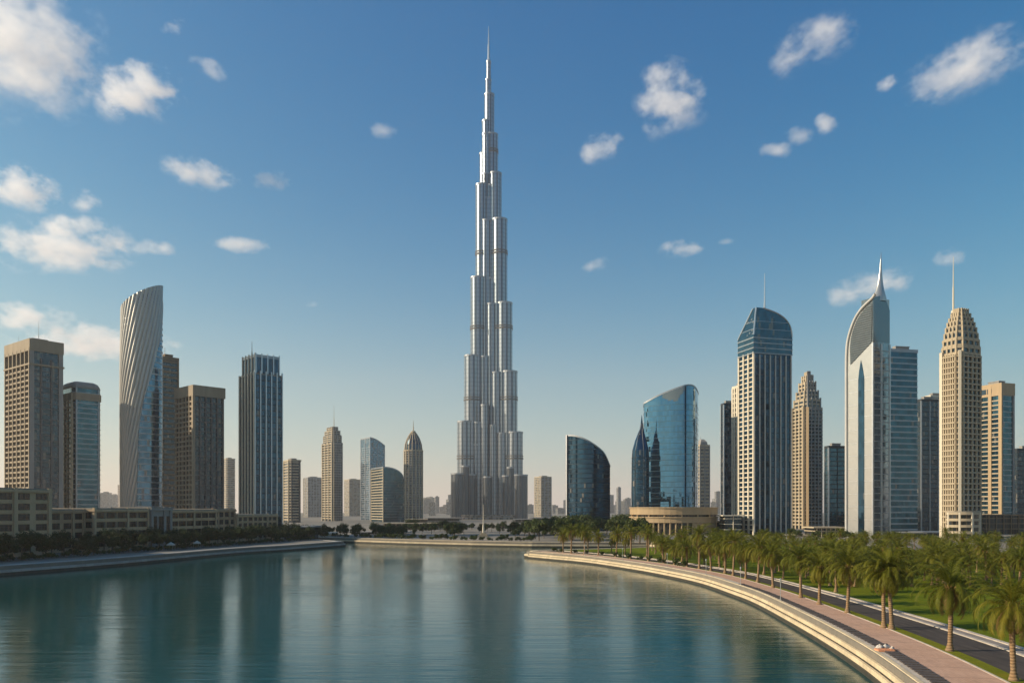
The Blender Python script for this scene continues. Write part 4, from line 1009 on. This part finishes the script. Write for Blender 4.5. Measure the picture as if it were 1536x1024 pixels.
M['podium'] = plain('brown_waterfront_stone', (0.50, 0.36, 0.22), .85, streak=True); M['podium2'] = plain('dark_waterfront_stone', (0.42, 0.29, 0.18), .85, streak=True)
waterfront('waterfront_block', 'six storey brown waterfront block at the left edge of the bank', sh(-30, 30), sh(52, 27), 30, 25.0, M['podium'], 12, 6, tall=True)
waterfront('waterfront_block', 'recessed dark brown waterfront wing beside the six storey block', sh(53, 33), sh(74, 33), 24, 18.0, M['podium2'], 4, 4)
waterfront('waterfront_block', 'wide waterfront block with long glass bands below the rounded tower', sh(75, 29), sh(104, 29), 26, 18.4, M['podium'], 5, 4, ww=.88)
t = waterfront('stair_tower', 'narrow pale waterfront bay with tall glass strip below the spiral tower', sh(105, 28), sh(117, 28), 20, 18.8, M['greystone'], 3, 1, ww=.7, tall=True)
waterfront('waterfront_block', 'wide waterfront block with grey windows right of the narrow glass bay', sh(118, 29), sh(150, 29), 26, 18.0, M['podium'], 6, 4, ww=.85)
waterfront('waterfront_block', 'lower brown waterfront block below the flat roofed beige tower', sh(151, 31), sh(168, 31), 24, 18.3, M['podium2'], 4, 4)
waterfront('waterfront_block', 'last brown waterfront block before the blue finned tower', sh(169, 30), sh(205, 30), 24, 15.6, M['podium'], 8, 4)
# dark shed by the finned tower, terraces and flat pavilions
def pavilion(name, label, l, r, top, d, depth, wall, roofm, cols=0, over=1.0, b=0.0, cat='building', base=None):
    a = px_point(l, d); w_ = (r - l) / F * d; rz = R(b); X = Vector((math.cos(rz), math.sin(rz))); Y = Vector((-X.y, X.x))
    fp = [tuple(a), tuple(a + X * w_), tuple(a + X * w_ + Y * depth), tuple(a + Y * depth)]
    t = Tower(name, label, fp, cat=cat); hh = H(top, d)
    mb = MB(); mb.prism(shrink(t.fp, .93), -.6, hh - .7, cap=False); t.part(mb, 'wall', wall)
    mb = MB(); mb.prism(offset(t.fp, over), hh - .7, hh, bottom=True); t.part(mb, 'flat_roof', roofm)
    for j in range(cols):
        p = edge(t.fp, 0); q = p[0] + p[1] * p[3] * (j + .5) / cols; mb = MB(); mb.tube((q.x, q.y, -.6), (q.x, q.y, hh - .7), .3, .3, 8); t.part(mb, 'column', roofm)
    fl = int((hh - 2) / 3.4)
    for k in range(1, fl + 1): mb = MB(); mb.strip(shrink(t.fp, .93), k * 3.4 - .2, .5, .35); t.part(mb, 'floor_slab', roofm)
    return t
pavilion('lakeside_pavilion', 'dark boxy pavilion at the foot of the blue finned tower', 424, 463, 789, 425, 24, M['gl_dark'], M['greystone'])
pavilion('terrace_block', 'sunlit cream terrace block at the end of the left bank', 464, 495, 799, 480, 22, M['cream'], M['cream'], over=.6)
pavilion('terrace_block', 'small sunlit cream terrace beside the larger terrace block', 497, 533, 802, 500, 16, M['sand'], M['cream'], over=.6)
pavilion('lakeside_pavilion', 'long flat roofed pavilion with pale edge on the far shore', 525, 608, 797, 520, 16, M['gl_dark'], M['greystone'], 8, 2)
pavilion('lakeside_pavilion', 'wide low building with pale roof slab behind the far shore pavilion', 572, 660, 784, 640, 24, M['gl_room'], M['sand'], 10, 2)
pavilion('lakeside_pavilion', 'grey low building left of the silver skyscraper base', 640, 690, 776, 900, 30, M['gl_room'], M['greystone'], 0, 2)
pavilion('lakeside_pavilion', 'grey stepped building right of the silver skyscraper base', 797, 852, 776, 820, 40, M['gl_room'], M['greystone'], 0, 2)
pavilion('canopy_hall', 'white flat canopy on one tall column in front of the dark slab', 1087, 1113, 772, 500, 14, M['gl_dark'], M['cream'], 1, 1.5)
pavilion('shop_block', 'low grey building between the ring podium and canopy hall', 1062, 1092, 781, 520, 18, M['gl_dark'], M['greystone'])
pavilion('shop_block', 'long low building with pale canopy before the domed tower', 1154, 1226, 802, 470, 18, M['gl_dark'], M['sand'], 5, 1.5)
pavilion('frame_building', 'beige open framed low building left of the white curved tower', 1222, 1270, 790, 460, 18, M['gl_room'], M['sand'], 7, .8)
pavilion('shop_block', 'dark low building with flat roof below the blue banded slab', 1338, 1385, 798, 470, 18, M['gl_dark'], M['greystone'], 4, 1.5)
pavilion('shop_block', 'grey low hall with a wide door beside the round annex', 1386, 1432, 797, 485, 18, M['gl_dark'], M['steel'], 0, 1)
pavilion('shop_block', 'low brown building with tall windows below the beige framed tower', 1478, 1545, 771, 520, 18, M['gl_room'], M['brown'], 6, .8)
pavilion('park_building', 'low grey terraced building in trees just left of the silver skyscraper', 664, 706, 786, 700, 24, M['gl_room'], M['greystone'], 6, 1.5)
pavilion('park_building', 'low sand coloured building in trees right of the monument column', 742, 778, 788, 690, 20, M['gl_dark'], M['sand'], 5, 1.5)
pavilion('park_building', 'grey long hall behind trees right of the silver skyscraper foot', 772, 800, 778, 1000, 30, M['gl_room'], M['greystone'], 0, 2)
pavilion('park_building', 'small dark glazed building by trees left of the navy sail block', 818, 848, 784, 660, 18, M['gl_dark'], M['greystone'], 4, 1.2)
pavilion('park_building', 'pale low building between the domed cream tower and the grey buildings', 610, 648, 778, 980, 26, M['gl_room'], M['sand'], 0, 1.5)
# far hazy skyline: small blocks, each its own
FG = 'small blocks on the hazy far skyline'
def far_block(px, w_, top, d, mt):
    x = px_point(px, d); wd = w_ / F * d; dp = wd * rnd.uniform(.7, 1.2); hh = H(top, d); rz = rnd.uniform(-.5, .5)
    mb = MB(); X = Vector((math.cos(rz), math.sin(rz))); Y = Vector((-X.y, X.x)); fp = [tuple(X * -wd / 2), tuple(X * wd / 2), tuple(X * wd / 2 + Y * dp), tuple(X * -wd / 2 + Y * dp)]
    mb.prism(fp, -.6, hh); mb.prism(shrink(fp, .5), hh, hh + rnd.uniform(2, 5)); mb.strip(fp, hh - 1, 1.8, .6)
    o = mb.build('far_block', mt, loc=(x.x, x.y, GZ)); return tag(o, 'small hazy block in the far skyline between the taller towers', 'building', FG)
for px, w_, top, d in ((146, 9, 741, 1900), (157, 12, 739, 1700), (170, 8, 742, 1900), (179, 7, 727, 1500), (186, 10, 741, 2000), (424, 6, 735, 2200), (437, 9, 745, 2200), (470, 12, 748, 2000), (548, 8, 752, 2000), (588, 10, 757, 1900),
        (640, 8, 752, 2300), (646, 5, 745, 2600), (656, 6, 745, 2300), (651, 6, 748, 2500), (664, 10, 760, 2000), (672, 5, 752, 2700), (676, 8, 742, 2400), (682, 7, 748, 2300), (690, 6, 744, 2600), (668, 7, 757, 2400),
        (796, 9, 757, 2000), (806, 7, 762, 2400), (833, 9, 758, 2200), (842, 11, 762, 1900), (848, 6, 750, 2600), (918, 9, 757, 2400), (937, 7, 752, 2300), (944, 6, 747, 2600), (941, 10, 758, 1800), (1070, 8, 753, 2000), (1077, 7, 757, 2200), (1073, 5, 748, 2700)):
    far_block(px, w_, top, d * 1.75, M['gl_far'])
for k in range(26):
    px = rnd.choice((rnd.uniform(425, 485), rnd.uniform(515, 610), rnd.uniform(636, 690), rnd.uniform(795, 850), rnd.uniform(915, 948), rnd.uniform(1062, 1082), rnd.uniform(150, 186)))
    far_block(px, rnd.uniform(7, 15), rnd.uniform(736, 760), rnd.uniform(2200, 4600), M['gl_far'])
# ------------------------------------------------------------------ palms
def leafmat(name, a, b, cc, trans=0.35):
    m = NT(name); p = m.pos(); oi = m.n('ShaderNodeObjectInfo')
    uv = m.n('ShaderNodeTexCoord').outputs['UV']; s = m.n('ShaderNodeSeparateXYZ'); m.l(uv, s.inputs[0])
    c = m.mix(s.outputs[0], a, b); c = m.mix(m.ramp(m.noise(p, .5, 3), .35, .7, 0, .5), c, cc)
    c = m.mix(m.math('MULTIPLY', oi.outputs['Random'], .6), c, cc); c = m.mix(s.outputs[1], c, (0.26, 0.16, 0.06))
    m.l(c, m.b.inputs['Base Color']); m.b.inputs['Roughness'].default_value = .5; m.b.inputs['Specular IOR Level'].default_value = .12
    tr = m.n('ShaderNodeBsdfTranslucent'); m.l(c, tr.inputs[0]); mx = m.n('ShaderNodeMixShader'); mx.inputs[0].default_value = trans
    m.l(m.b.outputs[0], mx.inputs[1]); m.l(tr.outputs[0], mx.inputs[2]); m.l(mx.outputs[0], m.out.inputs['Surface']); return m.mat
M['frond'] = leafmat('palm_frond', (0.12, 0.13, 0.011), (0.30, 0.24, 0.03), (0.095, 0.115, 0.013))
m = NT('palm_bark'); p = m.pos()
wv = m.n('ShaderNodeTexWave'); wv.bands_direction = 'Z'; wv.inputs['Scale'].default_value = 1.1; wv.inputs['Distortion'].default_value = 2.5; wv.inputs['Detail'].default_value = 3; m.l(p, wv.inputs['Vector'])
c = m.mix(wv.outputs[1], (0.19, 0.115, 0.055), (0.33, 0.20, 0.095)); c = m.mix(m.ramp(m.noise(p, 2.0, 4), .4, .7, 0, .6), c, (0.22, 0.16, 0.10))
m.l(c, m.b.inputs['Base Color']); m.b.inputs['Roughness'].default_value = .9; m.bump(wv.outputs[1], .6, .08); M['bark'] = m.mat
M['boot'] = plain('palm_boot_fibre', (0.34, 0.20, 0.075), .9, var=.35, scale=2.0)
def palm_proto(seed, th=6.6, nf=64, fl=5.0, leaf=28, lod=0):
    r = random.Random(seed); root = thing('date_palm', 'x', 'palm tree', (0, 0, -500))
    lean = Vector((r.uniform(-.35, .35), r.uniform(-.35, .35), 0))
    mb = MB(); N = 14; ns = 12 if not lod else 7; rings = []
    for i in range(N + 1):
        q = i / N; rad = .235 + .27 * max(0, 1 - q * 6.5) ** 1.6 + (.018 if i % 2 else 0) + .10 * max(0, q - .86) / .14
        c_ = lean * (q * q) + Vector((.12 * math.sin(q * 3 + seed), .12 * math.cos(q * 2.3 + seed), q * th)); rings.append((c_, rad))
    for (c0, r0), (c1, r1) in zip(rings, rings[1:]):
        for k in range(ns):
            a0, a1 = 2 * math.pi * k / ns, 2 * math.pi * (k + 1) / ns
            mb.face([c0 + Vector((math.cos(a0) * r0, math.sin(a0) * r0, 0)), c0 + Vector((math.cos(a1) * r0, math.sin(a1) * r0, 0)), c1 + Vector((math.cos(a1) * r1, math.sin(a1) * r1, 0)), c1 + Vector((math.cos(a0) * r1, math.sin(a0) * r1, 0))])
    tr = mb.build('trunk', M['bark'], root, smooth=True)
    topc = rings[-1][0]
    # the swollen fibre ball of cut leaf bases below the crown
    bb = MB()
    for k in range(46):
        a = r.uniform(0, 6.283); z = r.uniform(-1.15, .15); rr = .34 + .16 * (z + 1.15); c_ = topc + Vector((math.cos(a) * rr * .7, math.sin(a) * rr * .7, z))
        o_ = Vector((math.cos(a), math.sin(a), 0)); sd = Vector((-o_.y, o_.x, 0)) * .11
        tip = c_ + o_ * r.uniform(.18, .32) + Vector((0, 0, r.uniform(.25, .5)))
        bb.face([c_ - sd, c_ + sd, tip + sd * .4, tip - sd * .4]); bb.face([c_ - sd + o_ * .1 - Vector((0, 0, .08)), tip - sd * .4, c_ - sd]); bb.face([c_ + sd, tip + sd * .4, c_ + sd - o_ * .1])
    bb.build('leaf_boots', M['boot'], tr)
    cr = MB()
    for f in range(nf):
        az = f * 2.39996 + r.uniform(-.25, .25); q = f / (nf - 1)
        el = R(84 - 126 * q ** .92 + r.uniform(-9, 9)); L = fl * r.uniform(.82, 1.08) * (.75 + .25 * math.sin(math.pi * min(1, q + .25)))
        droop = r.uniform(.95, 1.5) * (1.0 + .35 * math.cos(el)); tone = min(1, max(0, .25 + .75 * q ** 2 + r.uniform(-.2, .2))); dry = 1.0 if q > .9 and r.random() < .75 else 0.0
        d0 = Vector((math.cos(az), math.sin(az), 0)); P_ = topc + Vector((0, 0, .1)) + d0 * .15; pts = [P_.copy()]; ns_ = 10; e_ = el; tw = r.uniform(-.35, .35)
        for s in range(ns_):
            P_ = P_ + (d0 * math.cos(e_) + Vector((0, 0, math.sin(e_)))) * (L / ns_); pts.append(P_.copy()); e_ -= droop * (.06 + .17 * (s / ns_))
        side0 = Vector((-d0.y, d0.x, 0))
        wr = .055
        for s in range(ns_):
            a, b = pts[s], pts[s + 1]; w0 = wr * (1 - s / ns_ * .8); w1 = wr * (1 - (s + 1) / ns_ * .8)
            cr.face([a - side0 * w0, a + side0 * w0, b + side0 * w1, b - side0 * w1], [(.9, dry)] * 4)
        nl = leaf if not lod else leaf // 2
        for s in range(nl):
            q2 = .14 + .86 * s / nl; x = q2 * ns_; i = min(int(x), ns_ - 1); c_ = pts[i].lerp(pts[i + 1], x - i); ax = (pts[i + 1] - pts[i]).normalized()
            up = side0.cross(ax).normalized(); ll = (.28 + .62 * math.sin(math.pi * min(1, .12 + q2 * .88)) ** .7) * L / 4.9
            for sg in (-1, 1):
                ang = R(r.uniform(38, 58)) * (1 - .35 * q2); dr = (ax * math.cos(ang) + (side0 * sg * math.cos(tw * sg) + up * r.uniform(.05, .45)) * math.sin(ang)).normalized()
                t1 = c_ + dr * ll * .55; t2 = c_ + dr * ll + Vector((0, 0, -ll * r.uniform(.12, .34)))
                wd = ax * (.042 if not lod else .085); u_ = min(1, max(0, tone + r.uniform(-.15, .15)))
                cr.face([c_ - wd, c_ + wd, t1 + wd * .9, t1 - wd * .9], [(u_, dry)] * 4); cr.face([t1 - wd * .9, t1 + wd * .9, t2], [(u_, dry)] * 3)
    cr.build('crown', M['frond'], root)
    return root
PN = [palm_proto(11), palm_proto(12, 7.2, 68, 5.0), palm_proto(13, 6.0, 60, 4.7), palm_proto(14, 6.8, 62, 4.5), palm_proto(15, 7.9, 46, 4.4), palm_proto(16, 5.4, 70, 5.2)]
PF = [palm_proto(21, 6.4, 50, 4.6, 24, 1), palm_proto(22, 7.2, 52, 4.8, 24, 1), palm_proto(23, 5.8, 48, 4.5, 24, 1), palm_proto(24, 6.7, 50, 4.3, 24, 1), palm_proto(25, 7.8, 38, 4.2, 24, 1), palm_proto(26, 5.0, 54, 4.9, 24, 1)]
PG = 'date palms along the promenade and lawn'
used = set(); palm_xy = []; rnd.seed(21)
def palm(x, y, label, near=True, sc=1.0, k=None):
    L_ = PN if near else PF; k = rnd.randrange(len(L_)) if k is None else k; rz = rnd.uniform(0, 6.28); z = GZ - .02
    palm_xy.append((x, y))
    sc = (sc, sc, sc * (rnd.uniform(.88, 1.14) if y > 135 else 1.02))
    if (near, k) not in used:
        o = L_[k]; used.add((near, k)); o.location = (x, y, z); o.rotation_euler = (0, 0, rz); o.scale = sc; o['label'] = label; o['group'] = PG; return o
    o = dup(L_[k], (x, y, z), rz, label, PG, sc); o.rotation_euler = (rnd.uniform(-.06, .06), rnd.uniform(-.06, .06), rz); return o
def palm_px(px, py, label, sc=1.0, k=0):
    d = ground_d(py, GZ); p = px_point(px, d); return palm(p.x, p.y, label, True, sc, k)
palm_px(1521, 1020, 'nearest date palm, its trunk by the verge in the lower right corner', 1.0, 0)
palm_px(1425, 976, 'second nearest date palm, standing alone with low drooping fronds', 1.03, 0)
palm_px(1327, 941, 'left trunk of the pair of palms growing side by side on the verge', 1.0, 1)
palm_px(1336.5, 943, 'right trunk of the pair of palms growing side by side on the verge', 1.06, 3)
palm_px(1272, 919, 'date palm on the verge next beyond the side by side pair', 1.02, 0)
palm_px(1230, 906, 'second date palm beyond the side by side pair on the verge', .98, 2)
palm_px(1202, 896, 'third date palm beyond the side by side pair on the verge', 1.0, 1)
palm_px(1159, 881, 'fourth date palm beyond the side by side pair on the verge', 1.0, 3)
palm_px(1253, 888, 'date palm on the lawn edge across the road from the verge palms', .95, 3)
V1 = bank_line(10.1)
def along(line, y0, y1, step):
    acc = 0; out = []
    for a, b in zip(line, line[1:]):
        if a[1] < y0 or a[1] > y1: continue
        L = math.hypot(b[0] - a[0], b[1] - a[1]); acc += L
        if acc >= step: acc = 0; out.append(b)
    return out
def free(x, y, dmin): return all((x - a) ** 2 + (y - b) ** 2 > dmin * dmin for a, b in palm_xy)
for (x, y) in along(V1, 163, 296, 6.3):
    palm(x + rnd.uniform(-.4, .4), y + rnd.uniform(-1, 1), 'date palm in the long verge row shrinking into the distance', y < 200, rnd.uniform(.9, 1.1))
V2 = bank_line(21.5)
for (x, y) in along(V2, 168, 290, 9):
    if free(x, y, 4): palm(x + rnd.uniform(-1, 1), y, 'date palm in the row on the far side of the road', False, rnd.uniform(.85, 1.1))
cnt = 0
for _ in range(12000):
    if cnt > 245: break
    y = (118 + 235 * rnd.random() ** 1.1) if _ % 3 else rnd.uniform(141, 215); x = rnd.uniform(50, 260)
    px = HX + x / y * F
    if px > 1600 or px < 850: continue
    i = min(range(len(V2)), key=lambda q: (V2[q][0] - x) ** 2 + (V2[q][1] - y) ** 2)
    if x < V2[i][0] + 1.5 or (y > 318 and x < 75): continue
    base_py = HY + F * (CAMZ - GZ) / y
    if base_py > 882 and px < 1420: continue          # the open lawn between the road and the grove
    if base_py > 893: continue
    if not free(x, y, 4.0 if px > 1200 and y < 225 else 5.4): continue
    far_ = y > 175
    palm(x, y, 'date palm in the dense grove on the lawn behind the road' if y < 230 else 'small date palm in the far grove below the right bank towers', not far_, rnd.uniform(.6, .95) if y < 200 else rnd.uniform(.55, .8)); cnt += 1

# ------------------------------------------------------------------ broadleaf trees
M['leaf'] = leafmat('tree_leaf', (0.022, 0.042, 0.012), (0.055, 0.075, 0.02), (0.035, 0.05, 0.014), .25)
M['leaf2'] = leafmat('fresh_green_tree_leaf', (0.04, 0.065, 0.015), (0.09, 0.105, 0.025), (0.06, 0.075, 0.02), .25)  # paler, yellower greens than the other tree leaf
M['twig'] = plain('tree_bark', (0.12, 0.09, 0.06), .9)
def tree_proto(seed, hh, sp, n, mt, ls=.30, name='broadleaf_tree', cat='tree'):
    r = random.Random(seed); root = thing(name, 'x', cat, (0, 0, -500)); mb = MB()
    tr = hh * .38; mb.tube((0, 0, -.2), (.1, .05, tr), .2 * hh / 7, .13 * hh / 7, 8)
    cl = []
    for k in range(11):
        a = r.uniform(0, 6.28); q = r.uniform(.25, 1) * sp; z = tr + (hh - tr) * r.uniform(.12, .88); q *= (1 - .55 * ((z - tr) / (hh - tr)) ** 2)
        c_ = Vector((math.cos(a) * q, math.sin(a) * q, z)); cl.append((c_, r.uniform(.28, .46) * sp))
        mb.tube((.1, .05, tr * r.uniform(.8, 1)), c_ * .9, .07 * hh / 7, .02, 5, cap=False)
    mb.build('trunk', M['twig'], root)
    cr = MB()
    for k in range(n):
        c_, rr = cl[r.randrange(len(cl))]; v = Vector((r.gauss(0, 1), r.gauss(0, 1), r.gauss(0, .8))).normalized() * rr * r.uniform(.35, 1.08) ** .6
        p = c_ + v; nn = (v.normalized() + Vector((r.uniform(-.7, .7), r.uniform(-.7, .7), r.uniform(-.3, .9)))).normalized(); a = nn.orthogonal().normalized(); b = nn.cross(a)
        s = ls * r.uniform(.6, 1.3); u_ = r.random()
        cr.face([p - a * s, p - b * s * .6, p + a * s, p + b * s * .6], [(u_, 0)] * 4)
    cr.build('crown', mt, root)
    return root
TP = [tree_proto(31, 7.5, 3.2, 1500, M['leaf']), tree_proto(32, 9.0, 3.8, 1700, M['leaf']), tree_proto(33, 6.5, 3.4, 1400, M['leaf'])]
TS = [tree_proto(41, 9.0, 4.2, 1300, M['leaf2'], .42), tree_proto(42, 11.5, 5.2, 1500, M['leaf2'], .5), tree_proto(43, 7.5, 4.4, 1200, M['leaf2'], .42)]
BS = [tree_proto(51, 2.2, 1.5, 700, M['leaf'], .2, 'shrub', 'shrub'), tree_proto(52, 1.7, 1.3, 600, M['leaf2'], .2, 'shrub', 'shrub')]
tu = set()
def plant(P_, k, x, y, label, group, sc):
    rz = rnd.uniform(0, 6.28); o = P_[k]
    if o.name not in tu:
        tu.add(o.name); o.location = (x, y, GZ - .05); o.rotation_euler = (0, 0, rz); o.scale = (sc, sc, sc); o['label'] = label; o['group'] = group; return
    dup(o, (x, y, GZ - .05), rz, label, group, sc)
G1 = 'dark trees along the left bank'
for row, (o_, st, lab) in enumerate(((10.5, 6.0, 'dark leafy tree in the front row along the left quay'), (18.5, 6.5, 'dark leafy tree in the back row against the waterfront blocks'))):
    s = -34 + row * 3
    while s < 212:
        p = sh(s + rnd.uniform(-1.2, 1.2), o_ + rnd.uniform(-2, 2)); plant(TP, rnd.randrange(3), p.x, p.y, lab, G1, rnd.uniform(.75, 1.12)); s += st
s = -30
while s < 205:
    p = sh(s, 6.8 + rnd.uniform(-.6, 1.2)); plant(BS, rnd.randrange(2), p.x, p.y, 'low shrub in the planting strip beside the left quay', 'shrubs beside the left quay', rnd.uniform(.8, 1.3)); s += rnd.uniform(2.6, 4.6)
G2 = 'trees on the far shore'
for _ in range(85):
    px = rnd.uniform(598, 835); y = rnd.uniform(450, 660); p = px_point(px, y)
    if 700 < px < 745 and y < 500: continue
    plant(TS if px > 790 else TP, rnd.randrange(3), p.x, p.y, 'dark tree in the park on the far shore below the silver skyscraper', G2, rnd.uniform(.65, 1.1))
for _ in range(36):
    px = rnd.uniform(428, 610); y = rnd.uniform(440, 520); p = px_point(px, y)
    plant(TP, rnd.randrange(3), p.x, p.y, 'small dark tree among the far shore pavilions', G2, rnd.uniform(.7, 1.0))
for _ in range(46):
    px = rnd.uniform(800, 965); y = rnd.uniform(345 if px > 815 else 400, 560); p = px_point(px, y)
    if y < 395 and p.x < 60 and y > 300 and not (p.x > 18 and y < 330): y = 420 + rnd.uniform(0, 90); p = px_point(px, y)
    plant(TS, rnd.randrange(3), p.x, p.y, 'fresh green tree behind the palm promontory below the navy sail block', G2, rnd.uniform(.85, 1.3))
for _ in range(30):
    px = rnd.uniform(1080, 1560); y = rnd.uniform(385, 452); p = px_point(px, y)
    if 1400 < px < 1480 and y > 388: y = 386; p = px_point(px, y)
    plant(TS, rnd.randrange(3), p.x, p.y, 'bushy green tree at the foot of the right bank towers', 'trees below the right bank towers', rnd.uniform(.32, .55))
for x, y in along(bank_line(13 if False else 9.9), 210, 297, 5.5):
    plant(BS, 1, x + rnd.uniform(-1, 1), y, 'small shrub between the distant verge palms', 'shrubs between distant palms', rnd.uniform(.7, 1.1))

for (a, b) in zip(FARB[:-1], FARB[1:]):
    L = math.hypot(b[0] - a[0], b[1] - a[1]); k = 0.0
    while k < L:
        q = k / L; plant(BS, rnd.randrange(2), a[0] + (b[0] - a[0]) * q + rnd.uniform(-1, 1), a[1] + (b[1] - a[1]) * q + rnd.uniform(7, 11), 'low shrub behind the far shore quay', 'shrubs behind the far quay', rnd.uniform(.9, 1.6)); k += rnd.uniform(2.5, 5)
# ------------------------------------------------------------------ small things
M['lamp'] = plain('lamp_white_metal', (0.42, 0.42, 0.40), .45, .2, var=.05)
lp = thing('lamp_post', 'pale lamp post nearest the camera on the cream wall edge', 'lamp post', (0, 0, 0), 'lamp posts along the promenade')
mb = MB(); mb.tube((0, 0, 0), (0, 0, .25), .16, .14, 10); mb.tube((0, 0, .25), (0, 0, 3.3), .06, .045, 10); mb.build('post', M['lamp'], lp)
mb = MB(); mb.tube((0, 0, 3.3), (0, 0, 3.42), .09, .17, 10); mb.tube((0, 0, 3.42), (0, 0, 3.75), .15, .15, 10); mb.tube((0, 0, 3.75), (0, 0, 3.86), .21, .05, 10); mb.build('lantern', M['lamp'], lp)
first = True
for x, y in along(bank_line(1.9), 104, 290, 26):
    if first: lp.location = (x, y, GZ); first = False
    else: dup(lp, (x, y, GZ), 0, 'pale lamp post farther along the promenade wall', 'lamp posts along the promenade')
M['canvas'] = plain('beige_canvas', (0.45, 0.42, 0.36), .8, var=.05); M['orange'] = plain('orange_cloth', (0.62, 0.27, 0.14), .9, var=.2, scale=3); M['bag'] = plain('white_bag_cloth', (0.56, 0.51, 0.45), .85, var=.12, scale=3)
def lump(mb, c, sx, sy, sz, seed):
    r = random.Random(seed); nu, nv = 16, 10; ph = [r.uniform(0, 6) for _ in range(4)]
    def P_(i, j):
        u = 2 * math.pi * i / nu; v = math.pi * j / nv; k = 1 + .13 * math.sin(3 * u + ph[0]) * math.sin(v) + .09 * math.sin(5 * u + 4 * v + ph[1]) * math.sin(v)
        return Vector(c) + Vector((sx * math.cos(u) * math.sin(v) * k, sy * math.sin(u) * math.sin(v) * k, sz * (1 - math.cos(v)) * .5 * (1 + .12 * math.sin(2 * u + ph[2]))))
    for i in range(nu):
        for j in range(nv): mb.face([P_(i, j), P_(i, j + 1), P_(i + 1, j + 1), P_(i + 1, j)] if 0 < j < nv - 1 else ([P_(i, j), P_(i, j + 1), P_(i + 1, j + 1)] if j == 0 else [P_(i, j), P_(i, j + 1), P_(i + 1, j)]))
d = ground_d(975, GZ); p = px_point(1326, d)
for k, (dx, dy, s_, lab) in enumerate(((-.35, .3, .62, 'left white cloth bag beside the orange blanket on the promenade'), (.45, .45, .7, 'largest white cloth bag beside the orange blanket on the promenade'), (.9, .0, .45, 'small white cloth bag lying at the right of the heap'))):
    mb = MB(); lump(mb, (0, 0, 0), s_ * .62, s_ * .46, s_ * .85, 70 + k); b_ = thing('cloth_bag', lab, 'bag', (p.x + dx, p.y + dy, GZ + .02), 'white bags on the promenade'); mb.build('sack', M['bag'], b_, smooth=True)
    mb = MB(); mb.tube((0, 0, s_ * .78), (.05, 0, s_ * 1.0), .09, .13, 8); mb.tube((-.1, 0, s_ * .78), (.1, 0, s_ * .8), .05, .05, 6); mb.build('tied_neck', M['dark'] if k == 1 else M['bag'], b_)
mb = MB(); n = 14
def bl(i, j): return (-.2 + 1.9 * i / n - .6, -.9 + .95 * j / n - .15 * i / n, .12 + .13 * abs(math.sin(i * 1.3 + j * .7)) + .05 * math.sin(j * 2.1))
for i in range(n):
    for j in range(n): mb.face([bl(i, j), bl(i + 1, j), bl(i + 1, j + 1), bl(i, j + 1)])
rim_ = [bl(i, 0) for i in range(n + 1)] + [bl(n, j) for j in range(1, n + 1)] + [bl(i, n) for i in range(n - 1, -1, -1)] + [bl(0, j) for j in range(n - 1, 0, -1)]
for a, b in zip(rim_, rim_[1:] + rim_[:1]): mb.face([(a[0], a[1], .0), (b[0], b[1], 0), b, a])
tag(mb.build('blanket', M['orange'], loc=(p.x - .3, p.y, GZ + .02), smooth=True), 'crumpled orange blanket lying beside the white bags on the promenade', 'blanket')
# monument pole in front of the skyscraper
d = 470; c = px_point(725, d); t = thing('monument_column', 'slender pale column on a stepped base before the silver skyscraper', 'monument', (c.x, c.y, GZ))
mb = MB(); mb.tube((0, 0, 2.4), (0, 0, 7), .8, .5, 12); mb.tube((0, 0, 7), (0, 0, 19), .32, .1, 12); mb.build('shaft', M['cream'], t)
mb = MB(); [mb.cbox((0, 0, z), s_, s_, h_) for z, s_, h_ in ((-.3, 6, 1.0), (.7, 4.4, .8), (1.5, 3, .9))]; mb.build('stepped_base', M['sand'], t)
# canopies and vans under the trees of the left bank
def canopy(s, o_, label, w_=3.2):
    p = sh(s, o_); t = thing('canopy', label, 'canopy', (p.x, p.y, GZ), 'beige canopies under the left bank trees')
    mb = MB(); h = w_ / 2; b = [(-h, -h, 2.3), (h, -h, 2.3), (h, h, 2.3), (-h, h, 2.3)]
    for a, c_ in zip(b, b[1:] + b[:1]): mb.face([a, c_, (0, 0, 3.3)]); mb.face([(a[0], a[1], 2.0), (c_[0], c_[1], 2.0), c_, a])
    mb.build('roof', M['canvas'], t)
    for x, y, z in b: mb = MB(); mb.tube((x * .96, y * .96, 0), (x * .96, y * .96, 2.2), .05, .05, 6); mb.build('leg', M['steel'], t)
canopy(88, 5.4, 'beige canopy by the quay below the spiral tower', 2.4)
canopy(104, 5.4, 'beige canopy by the quay just right of the spiral tower', 2.2)
